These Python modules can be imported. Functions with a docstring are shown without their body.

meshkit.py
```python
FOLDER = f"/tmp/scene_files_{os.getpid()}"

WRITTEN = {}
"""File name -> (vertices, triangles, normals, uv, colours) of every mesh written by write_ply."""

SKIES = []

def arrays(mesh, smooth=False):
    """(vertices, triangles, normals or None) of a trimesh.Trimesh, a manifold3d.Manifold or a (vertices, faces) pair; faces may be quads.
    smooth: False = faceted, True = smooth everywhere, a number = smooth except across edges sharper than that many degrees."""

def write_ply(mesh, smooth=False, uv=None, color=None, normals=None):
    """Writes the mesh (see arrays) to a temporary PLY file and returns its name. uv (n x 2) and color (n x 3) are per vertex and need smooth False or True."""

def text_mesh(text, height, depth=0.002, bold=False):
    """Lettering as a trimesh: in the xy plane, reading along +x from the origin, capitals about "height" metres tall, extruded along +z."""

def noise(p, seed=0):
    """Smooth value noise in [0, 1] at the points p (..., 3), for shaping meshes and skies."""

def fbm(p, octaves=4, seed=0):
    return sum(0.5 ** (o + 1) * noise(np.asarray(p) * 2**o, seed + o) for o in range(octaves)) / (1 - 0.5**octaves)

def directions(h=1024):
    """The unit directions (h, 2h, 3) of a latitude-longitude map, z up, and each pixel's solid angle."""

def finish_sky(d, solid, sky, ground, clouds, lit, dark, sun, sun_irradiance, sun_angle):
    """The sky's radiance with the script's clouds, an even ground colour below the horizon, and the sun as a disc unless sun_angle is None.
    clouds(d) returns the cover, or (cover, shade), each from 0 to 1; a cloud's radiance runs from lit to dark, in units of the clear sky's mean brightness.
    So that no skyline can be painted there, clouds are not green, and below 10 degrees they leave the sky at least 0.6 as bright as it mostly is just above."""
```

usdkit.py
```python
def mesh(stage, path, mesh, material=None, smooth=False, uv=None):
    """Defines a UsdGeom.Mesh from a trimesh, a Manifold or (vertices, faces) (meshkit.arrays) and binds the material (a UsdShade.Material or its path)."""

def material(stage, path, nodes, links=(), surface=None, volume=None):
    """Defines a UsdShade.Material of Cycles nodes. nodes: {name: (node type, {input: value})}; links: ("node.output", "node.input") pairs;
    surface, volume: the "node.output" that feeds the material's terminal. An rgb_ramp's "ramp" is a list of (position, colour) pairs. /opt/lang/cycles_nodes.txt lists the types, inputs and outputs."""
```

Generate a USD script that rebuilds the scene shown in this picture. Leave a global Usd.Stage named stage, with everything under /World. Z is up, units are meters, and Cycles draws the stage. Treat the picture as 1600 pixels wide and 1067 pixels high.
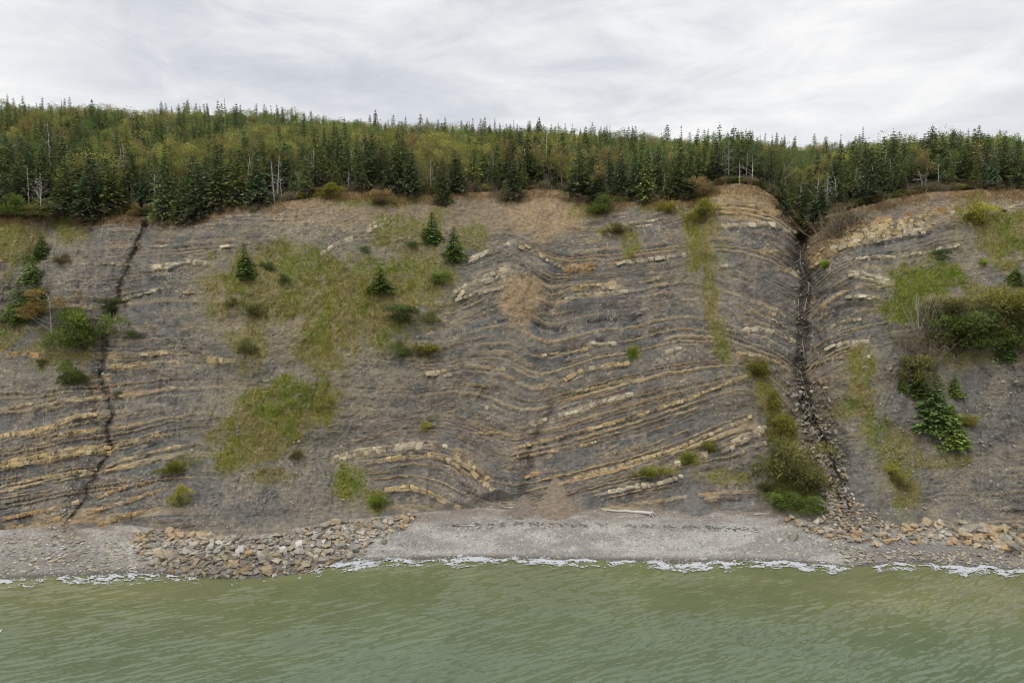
import math, random
import numpy as np, trimesh, usdkit
from scipy.spatial import cKDTree
from scipy.ndimage import gaussian_filter1d, gaussian_filter
from pxr import Usd, UsdGeom, UsdLux, UsdShade, Gf, Sdf, Vt

stage = Usd.Stage.CreateInMemory()
UsdGeom.SetStageUpAxis(stage, 'Z')
world = UsdGeom.Xform.Define(stage, '/World')
stage.SetDefaultPrim(world.GetPrim())
UsdGeom.Scope.Define(stage, '/World/Looks')
T = Sdf.ValueTypeNames

# ------------------------------------------------------------------ camera, sky, sun, exposure
CAM_Z, PITCH, F = 38.0, math.radians(5.03), 1062.0           # F: focal length in pixels of the 1600-wide photograph
cam = UsdGeom.Camera.Define(stage, '/World/camera')
cam.CreateHorizontalApertureAttr(36.0); cam.CreateVerticalApertureAttr(24.0)
cam.CreateFocalLengthAttr(36.0 * F / 1600.0)
cam.CreateClippingRangeAttr(Gf.Vec2f(0.5, 20000))
cam.CreateExposureAttr(0.0)
cam.AddTranslateOp().Set(Gf.Vec3d(0, 0, CAM_Z)); cam.AddRotateXOp().Set(90 - math.degrees(PITCH))

SUN_EL, SUN_AZ = math.radians(52), math.radians(205)           # azimuth from +y clockwise: behind the camera, a little to the left
sx, sy, sz = math.sin(SUN_AZ) * math.cos(SUN_EL), math.cos(SUN_AZ) * math.cos(SUN_EL), math.sin(SUN_EL)
sun = UsdLux.DistantLight.Define(stage, '/World/sun')
sun.CreateIntensityAttr(0.36); sun.CreateAngleAttr(14.0); sun.CreateColorAttr(Gf.Vec3f(1.0, 0.97, 0.92)); sun.CreateNormalizeAttr(True)
sun.AddRotateZOp().Set(-math.degrees(SUN_AZ) + 180); sun.AddRotateXOp().Set(-(90 - math.degrees(SUN_EL)) * -1 * -1)
sun.ClearXformOpOrder()
zax = np.array([sx, sy, sz]); xax = np.cross([0, 0, 1.0], zax); xax /= np.linalg.norm(xax); yax = np.cross(zax, xax)
m4 = np.eye(4); m4[0, :3], m4[1, :3], m4[2, :3] = xax, yax, zax
sun.AddTransformOp().Set(Gf.Matrix4d(m4.tolist()))

dome = UsdLux.DomeLight.Define(stage, '/World/sky')
sky_mat = usdkit.material(stage, '/World/Looks/sky_material', {
    'sky': ('sky_texture', {'sky_type': 'single_scattering', 'sun_disc': False, 'sun_elevation': SUN_EL, 'sun_rotation': SUN_AZ, 'altitude': 40.0}),
    'tc': ('texture_coordinate', {}),
    'map1': ('mapping', {'scale': (1.5, 1.5, 4.2), 'location': (3.1, 0.4, 1.3)}),
    'n1': ('noise_texture', {'scale': 1.5, 'detail': 6.0, 'roughness': 0.5, 'distortion': 0.35}),
    'map2': ('mapping', {'scale': (3.0, 3.0, 9.0), 'location': (7.7, 2.4, 5.3), 'rotation': (0.0, 0.12, 0.0)}),
    'n2': ('noise_texture', {'scale': 2.2, 'detail': 8.0, 'roughness': 0.6, 'distortion': 0.6}),
    'mixn': ('mix_float', {'fac': 0.42}),
    'ramp': ('rgb_ramp', {'ramp': [(0.34, (5.9, 6.2, 6.8)), (0.44, (7.0, 7.2, 7.65)), (0.53, (8.4, 8.5, 8.7)), (0.63, (9.9, 9.85, 9.8))]}),
    'mixs': ('mix', {'mix_type': 'mix', 'fac': 0.95}),
    'sep': ('separate_xyz', {}), 'zen': ('map_range', {'from_min': 0.4, 'from_max': 1.0, 'to_min': 1.0, 'to_max': 2.0, 'clamp': True}), 'gain': ('vector_math', {'math_type': 'scale'}),
    'bg': ('background_shader', {'strength': 0.1})},
    [('tc.generated', 'map1.vector'), ('map1.vector', 'n1.vector'), ('tc.generated', 'map2.vector'), ('map2.vector', 'n2.vector'),
     ('n1.fac', 'mixn.a'), ('n2.fac', 'mixn.b'), ('mixn.result', 'ramp.fac'), ('sky.color', 'mixs.color1'), ('ramp.color', 'mixs.color2'),
     ('tc.generated', 'sep.vector'), ('sep.z', 'zen.value'), ('mixs.color', 'gain.vector1'), ('zen.result', 'gain.scale'), ('gain.vector', 'bg.color')], surface='bg.background')
UsdShade.MaterialBindingAPI.Apply(dome.GetPrim()).Bind(sky_mat)

# ------------------------------------------------------------------ helpers
rng = np.random.default_rng(11)
COUNT = {}
def numbered(name, parent='/World'):
    k = (parent, name); n = COUNT.get(k, 0); COUNT[k] = n + 1
    return name if n == 0 else f'{name}_{n:03d}'
def tag(p, label=None, cat=None, group=None, kind=None):
    p = p.GetPrim() if hasattr(p, 'GetPrim') else p
    for k, v in (('label', label), ('category', cat), ('group', group), ('kind', kind)):
        if v: p.SetCustomDataByKey(k, v)
    return p
def put(path, v, f, mat, tint=None, smooth=False):
    m = usdkit.mesh(stage, path, (v, f), mat, smooth)
    if tint is not None:
        UsdGeom.PrimvarsAPI(m).CreatePrimvar('tint', T.Color3fArray, 'vertex').Set(Vt.Vec3fArray.FromNumpy(np.ascontiguousarray(tint, np.float32)))
    return m
def obj(name, v, f, mat, parent='/World', tint=None, smooth=False):
    return put(f'{parent}/{numbered(name, parent)}', v, f, mat, tint, smooth)

TAB = {}
def n2(x, y, seed=0):
    if seed not in TAB: TAB[seed] = np.random.default_rng(1000 + seed).random((256, 256)).astype(np.float32)
    t = TAB[seed]
    xi, yi = np.floor(x).astype(np.int64), np.floor(y).astype(np.int64)
    fx, fy = x - xi, y - yi
    fx, fy = fx * fx * (3 - 2 * fx), fy * fy * (3 - 2 * fy)
    a, b = xi & 255, (xi + 1) & 255; c, d = yi & 255, (yi + 1) & 255
    return (t[a, c] * (1 - fx) + t[b, c] * fx) * (1 - fy) + (t[a, d] * (1 - fx) + t[b, d] * fx) * fy
def fb(x, y, oct=4, seed=0, gain=0.5):
    s, w, a = 0, 0, 1.0
    for o in range(oct):
        s = s + a * n2(x * 2 ** o + 17.3 * o, y * 2 ** o + 9.1 * o, seed + o); w += a; a *= gain
    return s / w
def sstep(a, b, x):
    t = np.clip((x - a) / (b - a), 0, 1); return t * t * (3 - 2 * t)
def lin(*c):
    c = np.array(c, float) / 255.0
    return np.where(c < 0.04045, c / 12.92, ((c + 0.055) / 1.055) ** 2.4)
def A(r, g, b, k=1.18): return lin(r, g, b) * k * 0.72                   # base colour of a surface that looks so in the even light
def tr(pts, x, sm=0):
    p = np.array(pts, float); return np.interp(x, p[:, 0], p[:, 1])
def project(P):
    d = P - np.array([0, 0, CAM_Z]); yc = d[..., 1] * math.sin(PITCH) + d[..., 2] * math.cos(PITCH)
    zc = d[..., 1] * math.cos(PITCH) - d[..., 2] * math.sin(PITCH)
    return 800 + F * d[..., 0] / zc, 533.5 - F * yc / zc, zc
def zc_of(Y, Z): return Y * math.cos(PITCH) - (Z - CAM_Z) * math.sin(PITCH)
def ydir(py):                                                      # (dY, dZ) of a pixel row's ray
    t = (533.5 - py) / F
    return math.cos(PITCH) + t * math.sin(PITCH), -math.sin(PITCH) + t * math.cos(PITCH)
def Y_at_z(py, z): dy, dz = ydir(py); return (z - CAM_Z) / dz * dy
def Z_at_y(py, Y): dy, dz = ydir(py); return CAM_Z + Y / dy * dz

# ------------------------------------------------------------------ materials
def tinted(name, rough=0.9, nscale=3.0, namount=0.35, bump=0.4, bdist=0.08, spec=0.25, nscale2=14.0, stretch=(1, 1, 1)):
    nodes = {'at': ('attribute', {'attribute': 'tint'}), 'geo': ('geometry', {}),
        'map': ('mapping', {'scale': stretch}), 'n': ('noise_texture', {'scale': nscale, 'detail': 5.0, 'roughness': 0.65}),
        'n2': ('noise_texture', {'scale': nscale2, 'detail': 3.0, 'roughness': 0.6}),
        'mr': ('map_range', {'from_min': 0.3, 'from_max': 0.7, 'to_min': 1 - namount, 'to_max': 1 + namount}),
        'mul': ('vector_math', {'math_type': 'scale'}),
        'add': ('math', {'math_type': 'add'}),
        'b': ('bump', {'strength': bump, 'distance': bdist}),
        'p': ('principled_bsdf', {'roughness': rough, 'specular_ior_level': spec})}
    links = [('geo.position', 'map.vector'), ('map.vector', 'n.vector'), ('geo.position', 'n2.vector'), ('n.fac', 'mr.value'), ('at.color', 'mul.vector1'), ('mr.result', 'mul.scale'),
        ('mul.vector', 'p.base_color'), ('n.fac', 'add.value1'), ('n2.fac', 'add.value2'), ('add.value', 'b.height'), ('b.normal', 'p.normal')]
    return usdkit.material(stage, '/World/Looks/' + name, nodes, links, surface='p.BSDF')
M_CLIFF = tinted('cliff_rock', 0.95, 1.8, 0.34, 1.0, 0.20, 0.1, 6.0, (0.7, 0.9, 1.6))
M_BEACH = tinted('beach_shingle', 0.92, 4.0, 0.35, 0.6, 0.05, 0.2, 15.0)
M_STONE = tinted('stone', 0.9, 3.0, 0.25, 0.5, 0.05, 0.2, 12.0)
M_FLOOR = tinted('forest_soil', 0.95, 1.5, 0.4, 0.5, 0.1, 0.1)
M_WOOD = tinted('bleached_wood', 0.8, 6.0, 0.3, 0.4, 0.02, 0.2)
def foliage(name, hue_var=0.5, transl=0.25):
    return usdkit.material(stage, '/World/Looks/' + name, {
        'at': ('attribute', {'attribute': 'tint'}), 'oi': ('object_info', {}),
        'mr': ('map_range', {'from_min': 0.0, 'from_max': 1.0, 'to_min': 1 - hue_var, 'to_max': 1 + hue_var}),
        'mul': ('vector_math', {'math_type': 'scale'}),
        'p': ('principled_bsdf', {'roughness': 0.75, 'specular_ior_level': 0.15}), 't': ('translucent_bsdf', {}),
        'mx': ('mix_closure', {'fac': transl})},
        [('oi.random', 'mr.value'), ('at.color', 'mul.vector1'), ('mr.result', 'mul.scale'), ('mul.vector', 'p.base_color'), ('mul.vector', 't.color'),
         ('p.BSDF', 'mx.closure1'), ('t.BSDF', 'mx.closure2')], surface='mx.closure')
M_LEAF = foliage('foliage', 0.25)
M_NEEDLE = foliage('needles', 0.3, 0.12)
M_GRASS = foliage('grass_blades', 0.0, 0.25)
M_BARK = tinted('bark', 0.9, 5.0, 0.3, 0.3, 0.02, 0.15)

# ------------------------------------------------------------------ terrain lines (traced in photograph pixels, turned into places)
WATER = [(-1200, 930), (-300, 915), (0, 905), (100, 900), (170, 897), (260, 897), (300, 902), (400, 903), (470, 897), (510, 885), (560, 877), (700, 873), (800, 873), (900, 875), (1000, 877), (1100, 880), (1200, 876), (1260, 880), (1330, 886), (1400, 880), (1450, 880), (1520, 885), (1600, 890), (1900, 895), (2800, 930)]
FOOT = [(-1200, 850), (-300, 836), (0, 828), (60, 824), (100, 832), (150, 822), (200, 820), (260, 828), (320, 836), (390, 838), (430, 831), (480, 822), (520, 812), (560, 810), (600, 806), (640, 802), (700, 797), (760, 793), (800, 797), (850, 802), (940, 795), (1000, 798), (1060, 796), (1150, 798), (1200, 801), (1240, 808), (1290, 820), (1330, 834), (1400, 824), (1450, 817), (1520, 821), (1600, 832), (1900, 838), (2800, 860)]
BROW = [(-1200, 330), (-300, 340), (0, 340), (60, 335), (100, 334), (130, 338), (190, 335), (225, 339), (260, 344), (310, 340), (350, 322), (430, 318), (480, 310), (520, 301), (570, 300), (620, 305), (680, 305), (720, 301), (780, 300), (850, 296), (900, 301), (930, 314), (980, 316), (1040, 315), (1085, 311), (1108, 294), (1150, 287), (1180, 290), (1205, 304), (1225, 324), (1240, 345), (1255, 364), (1268, 350), (1290, 337), (1320, 331), (1350, 321), (1400, 310), (1450, 301), (1520, 297), (1600, 296), (1900, 300), (2800, 320)]
SKYL = [(-1200, 150), (-300, 150), (0, 158), (60, 162), (160, 162), (200, 168), (290, 166), (340, 168), (400, 170), (475, 174), (500, 184), (600, 189), (700, 193), (800, 198), (900, 202), (1000, 210), (1060, 213), (1090, 219), (1200, 221), (1300, 220), (1350, 218), (1400, 213), (1480, 211), (1540, 212), (1600, 215), (1900, 210), (2800, 200)]
inner = np.arange(-70, 1671, 1.15)
PXC = np.concatenate([np.linspace(-1150, -75, 60), inner, np.linspace(1676, 2750, 60)])
NC = len(PXC)
gs = lambda a, s: np.interp(PXC, PXC_u, gaussian_filter1d(np.interp(PXC_u, PXC, a), s))
PXC_u = np.arange(-1150, 2751, 1.0)
Zf = 2.6
Yw = gs(Y_at_z(tr(WATER, PXC), 0.0), 5)
Yf = gs(Y_at_z(tr(FOOT, PXC), Zf), 5)
Yf = np.maximum(Yf, Yw + 4)
RUN = 37 + 5 * np.exp(-((PXC - 1255) / 40) ** 2) + 3 * np.exp(-((PXC - 860) / 70) ** 2) - 3 * np.exp(-((PXC - 1155) / 50) ** 2)
Yt = gs(Yf, 60) + RUN
Zt = Z_at_y(gs(tr(BROW, PXC), 3), Yt)
BACK = np.interp(PXC, [-1200, 0, 400, 900, 1250, 1380, 1600, 2800], [120, 120, 125, 120, 105, 62, 60, 90])
Yr = Yt + BACK
Zr = Z_at_y(gs(tr(SKYL, PXC), 10), Yr) - np.interp(PXC, [0, 1300, 1400, 1600], [7.0, 7.0, 7.5, 7.5])

LG = np.array([(232, 330), (222, 360), (205, 400), (190, 450), (175, 490), (162, 530), (157, 570), (162, 600), (172, 625), (174, 650), (170, 690), (165, 720), (150, 745), (130, 780), (105, 822), (95, 840)], float)
RG = np.array([(1256, 355), (1248, 385), (1250, 410), (1262, 440), (1258, 470), (1253, 510), (1253, 550), (1248, 585), (1258, 620), (1265, 660), (1280, 700), (1298, 740), (1308, 770), (1320, 800), (1332, 835)], float)
CG = np.array([(855, 380), (872, 420), (868, 470), (850, 520), (858, 570), (864, 620), (862, 650), (838, 680), (826, 720), (818, 770), (815, 800)], float)
FG = np.array([(90, 330), (70, 375), (45, 420), (15, 480), (-5, 520), (-30, 580), (-60, 640)], float)

def gx(path, py): return np.interp(py, path[:, 1], path[:, 0])

NR = 430
u = np.linspace(0, 1, NR)
g = u - 0.42 * np.sin(2 * math.pi * u) / (2 * math.pi)
Y = Yf[None, :] + (Yt - Yf)[None, :] * u[:, None]
Z = Zf + (Zt - Zf)[None, :] * g[:, None]
PX = np.broadcast_to(PXC, Y.shape).copy()
def rowpix(Y, Z):
    d = zc_of(Y, Z); return 533.5 - F * (Y * math.sin(PITCH) + (Z - CAM_Z) * math.cos(PITCH)) / d
PY = rowpix(Y, Z)
edge = sstep(0, 0.06, u)[:, None] * sstep(1.0, 0.93, u)[:, None]
wobx = 11 * (fb(PX / 60, PY / 26, 4, 3) - 0.5)
rx = PX + wobx - gx(RG, PY)
tpos = sstep(830, 700, PY)
dep = (3.7 + 1.3 * sstep(470, 380, PY)) * np.exp(-np.abs(rx / np.where(rx > 0, 46, 38)) ** 1.3) * (0.35 + 0.65 * tpos) + 1.6 * np.exp(-(rx / 9) ** 4) + 2.6 * np.exp(-(rx / 36) ** 2) * (fb(PX / 22, PY / 16, 4, 18) - 0.5)
lx = PX + 1.5 * wobx + 9 * (fb(PX / 40, PY / 11, 3, 19) - 0.5) - gx(LG, PY)
dep += 1.1 * np.exp(-np.abs(lx / 20) ** 1.4) + 0.9 * np.exp(-np.abs(lx / 4.5) ** 3) * np.interp(PY, [330, 390, 420, 830], [1.2, 1.0, .7, .7]) * (0.4 + 1.2 * fb(PX / 20, PY / 14, 3, 17))
cx = PX + wobx * 1.5 - gx(CG, PY)
dep += 2.4 * np.exp(-np.abs(cx / 50) ** 1.5) * sstep(360, 480, PY) + 0.5 * np.exp(-(cx / 9) ** 2)
fx = PX + wobx - gx(FG, PY)
dep += 1.3 * np.exp(-np.abs(fx / 34) ** 1.4)
# spurs between the gullies, and minor rills running down the slope
dep -= 2.0 * np.exp(-((PX - 720) / 90) ** 2) * sstep(430, 560, PY) + 1.2 * np.exp(-((PX - 1130) / 70) ** 2)
dep += 5.0 * (fb(PX / 170, PY / 260, 3, 21) - 0.5)
ril = fb(PX / 22 + 2.0 * fb(PX / 60, PY / 60, 2, 30), PY / 210, 4, 33)
dep += 1.1 * (0.5 - np.abs(ril - 0.5) * 2) ** 2 + 2.4 * (fb(PX / 70, PY / 50, 4, 37) - 0.5)
dep += 0.9 * (fb(PX / 24, PY / 24, 4, 40) - 0.5)
Yd = Y + dep * edge * np.minimum(1, 1.0)
PY = rowpix(Yd, Z)

# ------------------------------------------------------------------ bedding: reference horizons traced across the face
HOR = [
 [(-1150, 350), (0, 350), (100, 345), (165, 342), (250, 335), (350, 330), (450, 330), (520, 322), (600, 312), (700, 318), (800, 332), (860, 355), (900, 352), (960, 345), (1040, 335), (1110, 318), (1165, 318), (1210, 330), (1245, 360), (1255, 372), (1270, 362), (1300, 350), (1350, 335), (1400, 328), (1470, 318), (1600, 300), (2750, 300)],
 [(-1150, 418), (0, 418), (100, 414), (165, 412), (250, 405), (350, 398), (450, 405), (500, 402), (550, 385), (610, 375), (680, 392), (735, 392), (780, 382), (800, 380), (830, 392), (860, 408), (885, 418), (910, 414), (960, 412), (1040, 402), (1075, 398), (1130, 400), (1165, 405), (1210, 420), (1245, 442), (1255, 445), (1270, 425), (1300, 400), (1340, 382), (1400, 373), (1470, 356), (1600, 335), (2750, 335)],
 [(-1150, 475), (0, 470), (100, 470), (165, 470), (250, 452), (350, 455), (450, 460), (520, 455), (600, 450), (700, 462), (740, 445), (800, 421), (830, 440), (860, 470), (895, 452), (930, 448), (1010, 438), (1075, 428), (1130, 440), (1165, 455), (1210, 470), (1245, 492), (1255, 495), (1270, 480), (1300, 452), (1340, 430), (1385, 433), (1470, 410), (1600, 385), (2750, 385)],
 [(-1150, 525), (0, 520), (165, 520), (350, 515), (520, 510), (640, 520), (700, 515), (760, 490), (800, 480), (840, 505), (860, 515), (890, 508), (940, 498), (985, 498), (1020, 484), (1075, 475), (1130, 490), (1165, 505), (1210, 520), (1245, 545), (1255, 548), (1270, 532), (1300, 510), (1350, 495), (1470, 470), (1600, 450), (2750, 450)],
 [(-1150, 570), (0, 560), (100, 566), (165, 567), (250, 562), (370, 565), (520, 570), (600, 575), (680, 582), (730, 572), (790, 578), (830, 602), (860, 598), (895, 585), (930, 572), (985, 563), (1060, 545), (1130, 545), (1165, 557), (1210, 572), (1245, 602), (1255, 603), (1270, 585), (1320, 560), (1400, 545), (1600, 530), (2750, 530)],
 [(-1150, 700), (0, 682), (60, 672), (100, 657), (165, 648), (250, 635), (350, 625), (520, 640), (600, 648), (640, 640), (700, 628), (750, 640), (800, 662), (820, 662), (860, 652), (900, 640), (960, 622), (1000, 613), (1060, 600), (1100, 590), (1165, 580), (1210, 605), (1245, 645), (1255, 650), (1270, 635), (1320, 610), (1400, 600), (1600, 590), (2750, 590)],
 [(-1150, 745), (0, 728), (50, 718), (100, 708), (165, 700), (210, 690), (255, 676), (350, 665), (450, 670), (520, 680), (600, 675), (650, 668), (700, 670), (740, 680), (780, 700), (800, 701), (860, 688), (900, 677), (960, 660), (1010, 645), (1050, 632), (1090, 617), (1130, 603), (1165, 597), (1210, 635), (1245, 690), (1270, 690), (1320, 670), (1600, 650), (2750, 650)],
 [(-1150, 775), (0, 760), (50, 750), (100, 740), (155, 732), (220, 712), (300, 697), (400, 705), (520, 717), (560, 708), (600, 702), (650, 698), (700, 703), (720, 715), (745, 735), (765, 755), (800, 766), (850, 757), (895, 747), (950, 732), (995, 720), (1040, 707), (1072, 695), (1100, 682), (1137, 667), (1175, 651), (1210, 682), (1245, 740), (1300, 745), (1600, 720), (2750, 720)],
 [(-1150, 825), (0, 810), (60, 798), (120, 784), (200, 778), (250, 768), (400, 770), (520, 775), (600, 767), (640, 762), (680, 772), (700, 785), (720, 797), (800, 800), (900, 782), (935, 772), (980, 762), (1030, 754), (1060, 745), (1130, 735), (1200, 730), (1300, 800), (1600, 790), (2750, 790)],
 [(-1150, 880), (0, 875), (400, 850), (800, 860), (1200, 850), (1600, 870), (2750, 870)]]
Hx = np.arange(-1150, 2751, 2.0)
HH = np.array([gaussian_filter1d(np.interp(Hx, *np.array(h, float).T), 4) for h in HOR])
for k in range(1, len(HH)): HH[k] = np.maximum(HH[k], HH[k - 1] + 8)
HC = np.array([np.interp(PXC, Hx, h) for h in HH])
def strat(PXi, PYi, cols):
    """Stratigraphic height (0 at the brow, 9 at the foot) of points given by column index and pixel row."""
    S = np.empty_like(PYi)
    for j in range(PYi.shape[1]):
        hk = HC[:, cols[j]]
        S[:, j] = np.interp(PYi[:, j], np.concatenate([[hk[0] - 60], hk]), np.arange(-1, len(hk)))
    return S
warp = 5 * (fb(PX / 55, PY / 55, 3, 50) - 0.5) + 2.6 * (fb(PX / 9, PY / 9, 2, 55) - 0.5)
S = strat(PX, PY + warp, np.arange(NC))

def blobs_(lst, px, py):
    m = np.zeros_like(px)
    for cx0, cy0, a, b, rot, st in lst:
        c, s = math.cos(math.radians(rot)), math.sin(math.radians(rot)); dx, dy = px - cx0, py - cy0
        m = np.maximum(m, st * np.exp(-(((dx * c + dy * s) / a) ** 2 + ((-dx * s + dy * c) / b) ** 2) ** 1.5))
    return m
# random thin beds in stratigraphic order
r2 = np.random.default_rng(5)
b0, beds = -1.0, []
while b0 < 9.2:
    th = float(r2.choice([0.03, 0.045, 0.06, 0.09, 0.14], p=[.30, .30, .24, .12, .04]))
    beds.append((b0, th)); b0 += th
bs = np.array([b[0] for b in beds]); nb = len(beds)
bi = np.clip(np.searchsorted(bs, S, 'right') - 1, 0, nb - 1)
hard = (r2.random(nb) ** 2.2 * np.interp([b[1] for b in beds], [.03, .06, .09, .14], [1.08, 1.0, .8, .55])).astype(np.float32)                   # few hard beds
cid = r2.random(nb).astype(np.float32)
tone = (0.78 + 0.42 * r2.random(nb)).astype(np.float32)
lat = fb(PX / 120 + bi * 13.7, bi * 7.3 + PY * 0.0, 3, 60)
lat2 = fb(PX / 26 + bi * 5.7, bi * 3.3 + PY * 0.0, 2, 64)
hardm = sstep(0.40, 0.58, hard[bi] * 0.75 + 0.8 * (lat - 0.5) + 0.6 * (lat2 - 0.5) + 0.03)
clear = np.clip(0.40 + blobs_([(990, 660, 250, 150, -15, .75), (110, 700, 200, 150, -8, .6), (930, 440, 130, 60, 0, .4), (1320, 480, 90, 150, 0, .4), (1180, 350, 90, 60, 0, .5), (700, 720, 140, 70, 0, .4)], PX, PY), 0, 1)

GREY, BROWN, PURP, BLUE, DARK = A(116, 113, 107), A(134, 122, 104), A(118, 107, 104), A(104, 105, 106), A(68, 66, 65)
TAN, YEL, ORG, PALE = A(180, 162, 130), A(198, 174, 128), A(190, 153, 106), A(212, 198, 170)
GR1, GR2, GR3 = A(139, 135, 66), A(150, 139, 88), A(120, 132, 54)
def mixc(a, b, t): return a + (b - a) * t[..., None]
col = np.empty(PX.shape + (3,), np.float32)
col[:] = GREY
c1 = cid[bi]
big = fb(PX / 140, PY / 90, 3, 70)
col = mixc(col, BROWN, sstep(0.45, 0.8, c1 + 0.9 * (big - 0.5)))
col = mixc(col, PURP, sstep(0.25, 0.15, np.abs(c1 - 0.35)) * sstep(0.3, 0.6, fb(PX / 90, PY / 60, 2, 75)))
col = mixc(col, BLUE, sstep(0.2, 0.08, c1) * 0.9)
coal = ((c1 > 0.87) | (np.abs(S - 3.0) < 0.07) & (PX > 830) & (PX < 1020)).astype(np.float32)
col = mixc(col, DARK, coal * 0.8 * (0.35 + 0.65 * sstep(.35, .6, lat)))
col *= tone[bi][..., None]
S2 = S * 34 + 3.0 * (fb(PX / 70, PY / 40, 3, 66) - 0.5)
lam = n2(S2, PX / 60, 67) * 0.6 + 0.4 * n2(S2 * 2.3, PX / 24, 68)
smoo = sstep(0.50, 0.64, fb(PX / 75 + 3, PY / 48 + 9, 4, 79) )
rough_m = 1 - 0.8 * smoo
col = col * (1 + 1.35 * (lam - 0.5) * rough_m)[..., None]
col = mixc(col, mixc(np.broadcast_to(A(105, 104, 103), col.shape), A(117, 112, 103), fb(PX / 12, PY / 60, 3, 82)), 0.7 * smoo)
col = col * (0.80 + 0.40 * fb(PX / 130, PY / 90, 3, 83))[..., None]
col = mixc(col, BROWN * 1.08, 0.6 * rough_m * sstep(0.52, 0.7, fb(PX / 13, PY / 7, 4, 71)))
col = mixc(col, A(96, 100, 98), 0.7 * sstep(0.55, 0.72, fb(PX / 26 + 31, PY / 11, 4, 73)))
col = mixc(col, TAN * .95, 0.5 * rough_m * sstep(0.60, 0.74, fb(PX / 6 + 11, PY / 3.5, 3, 77)))
tanc = mixc(np.broadcast_to(TAN, col.shape), YEL, sstep(0.4, 0.8, fb(PX / 45 + bi * 3.1, bi * 1.7 + PY * 0, 2, 80)))
tanc = mixc(tanc, ORG, sstep(0.62, 0.75, fb(PX / 35 + bi * 9.1, bi * 2.7 + PY * 0, 2, 84)))
col = mixc(col, tanc, hardm * 0.85 * clear)
disp = 0.34 * hardm * clear + 0.10 * (hard[bi] - 0.3) - 0.12 * coal

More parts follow.
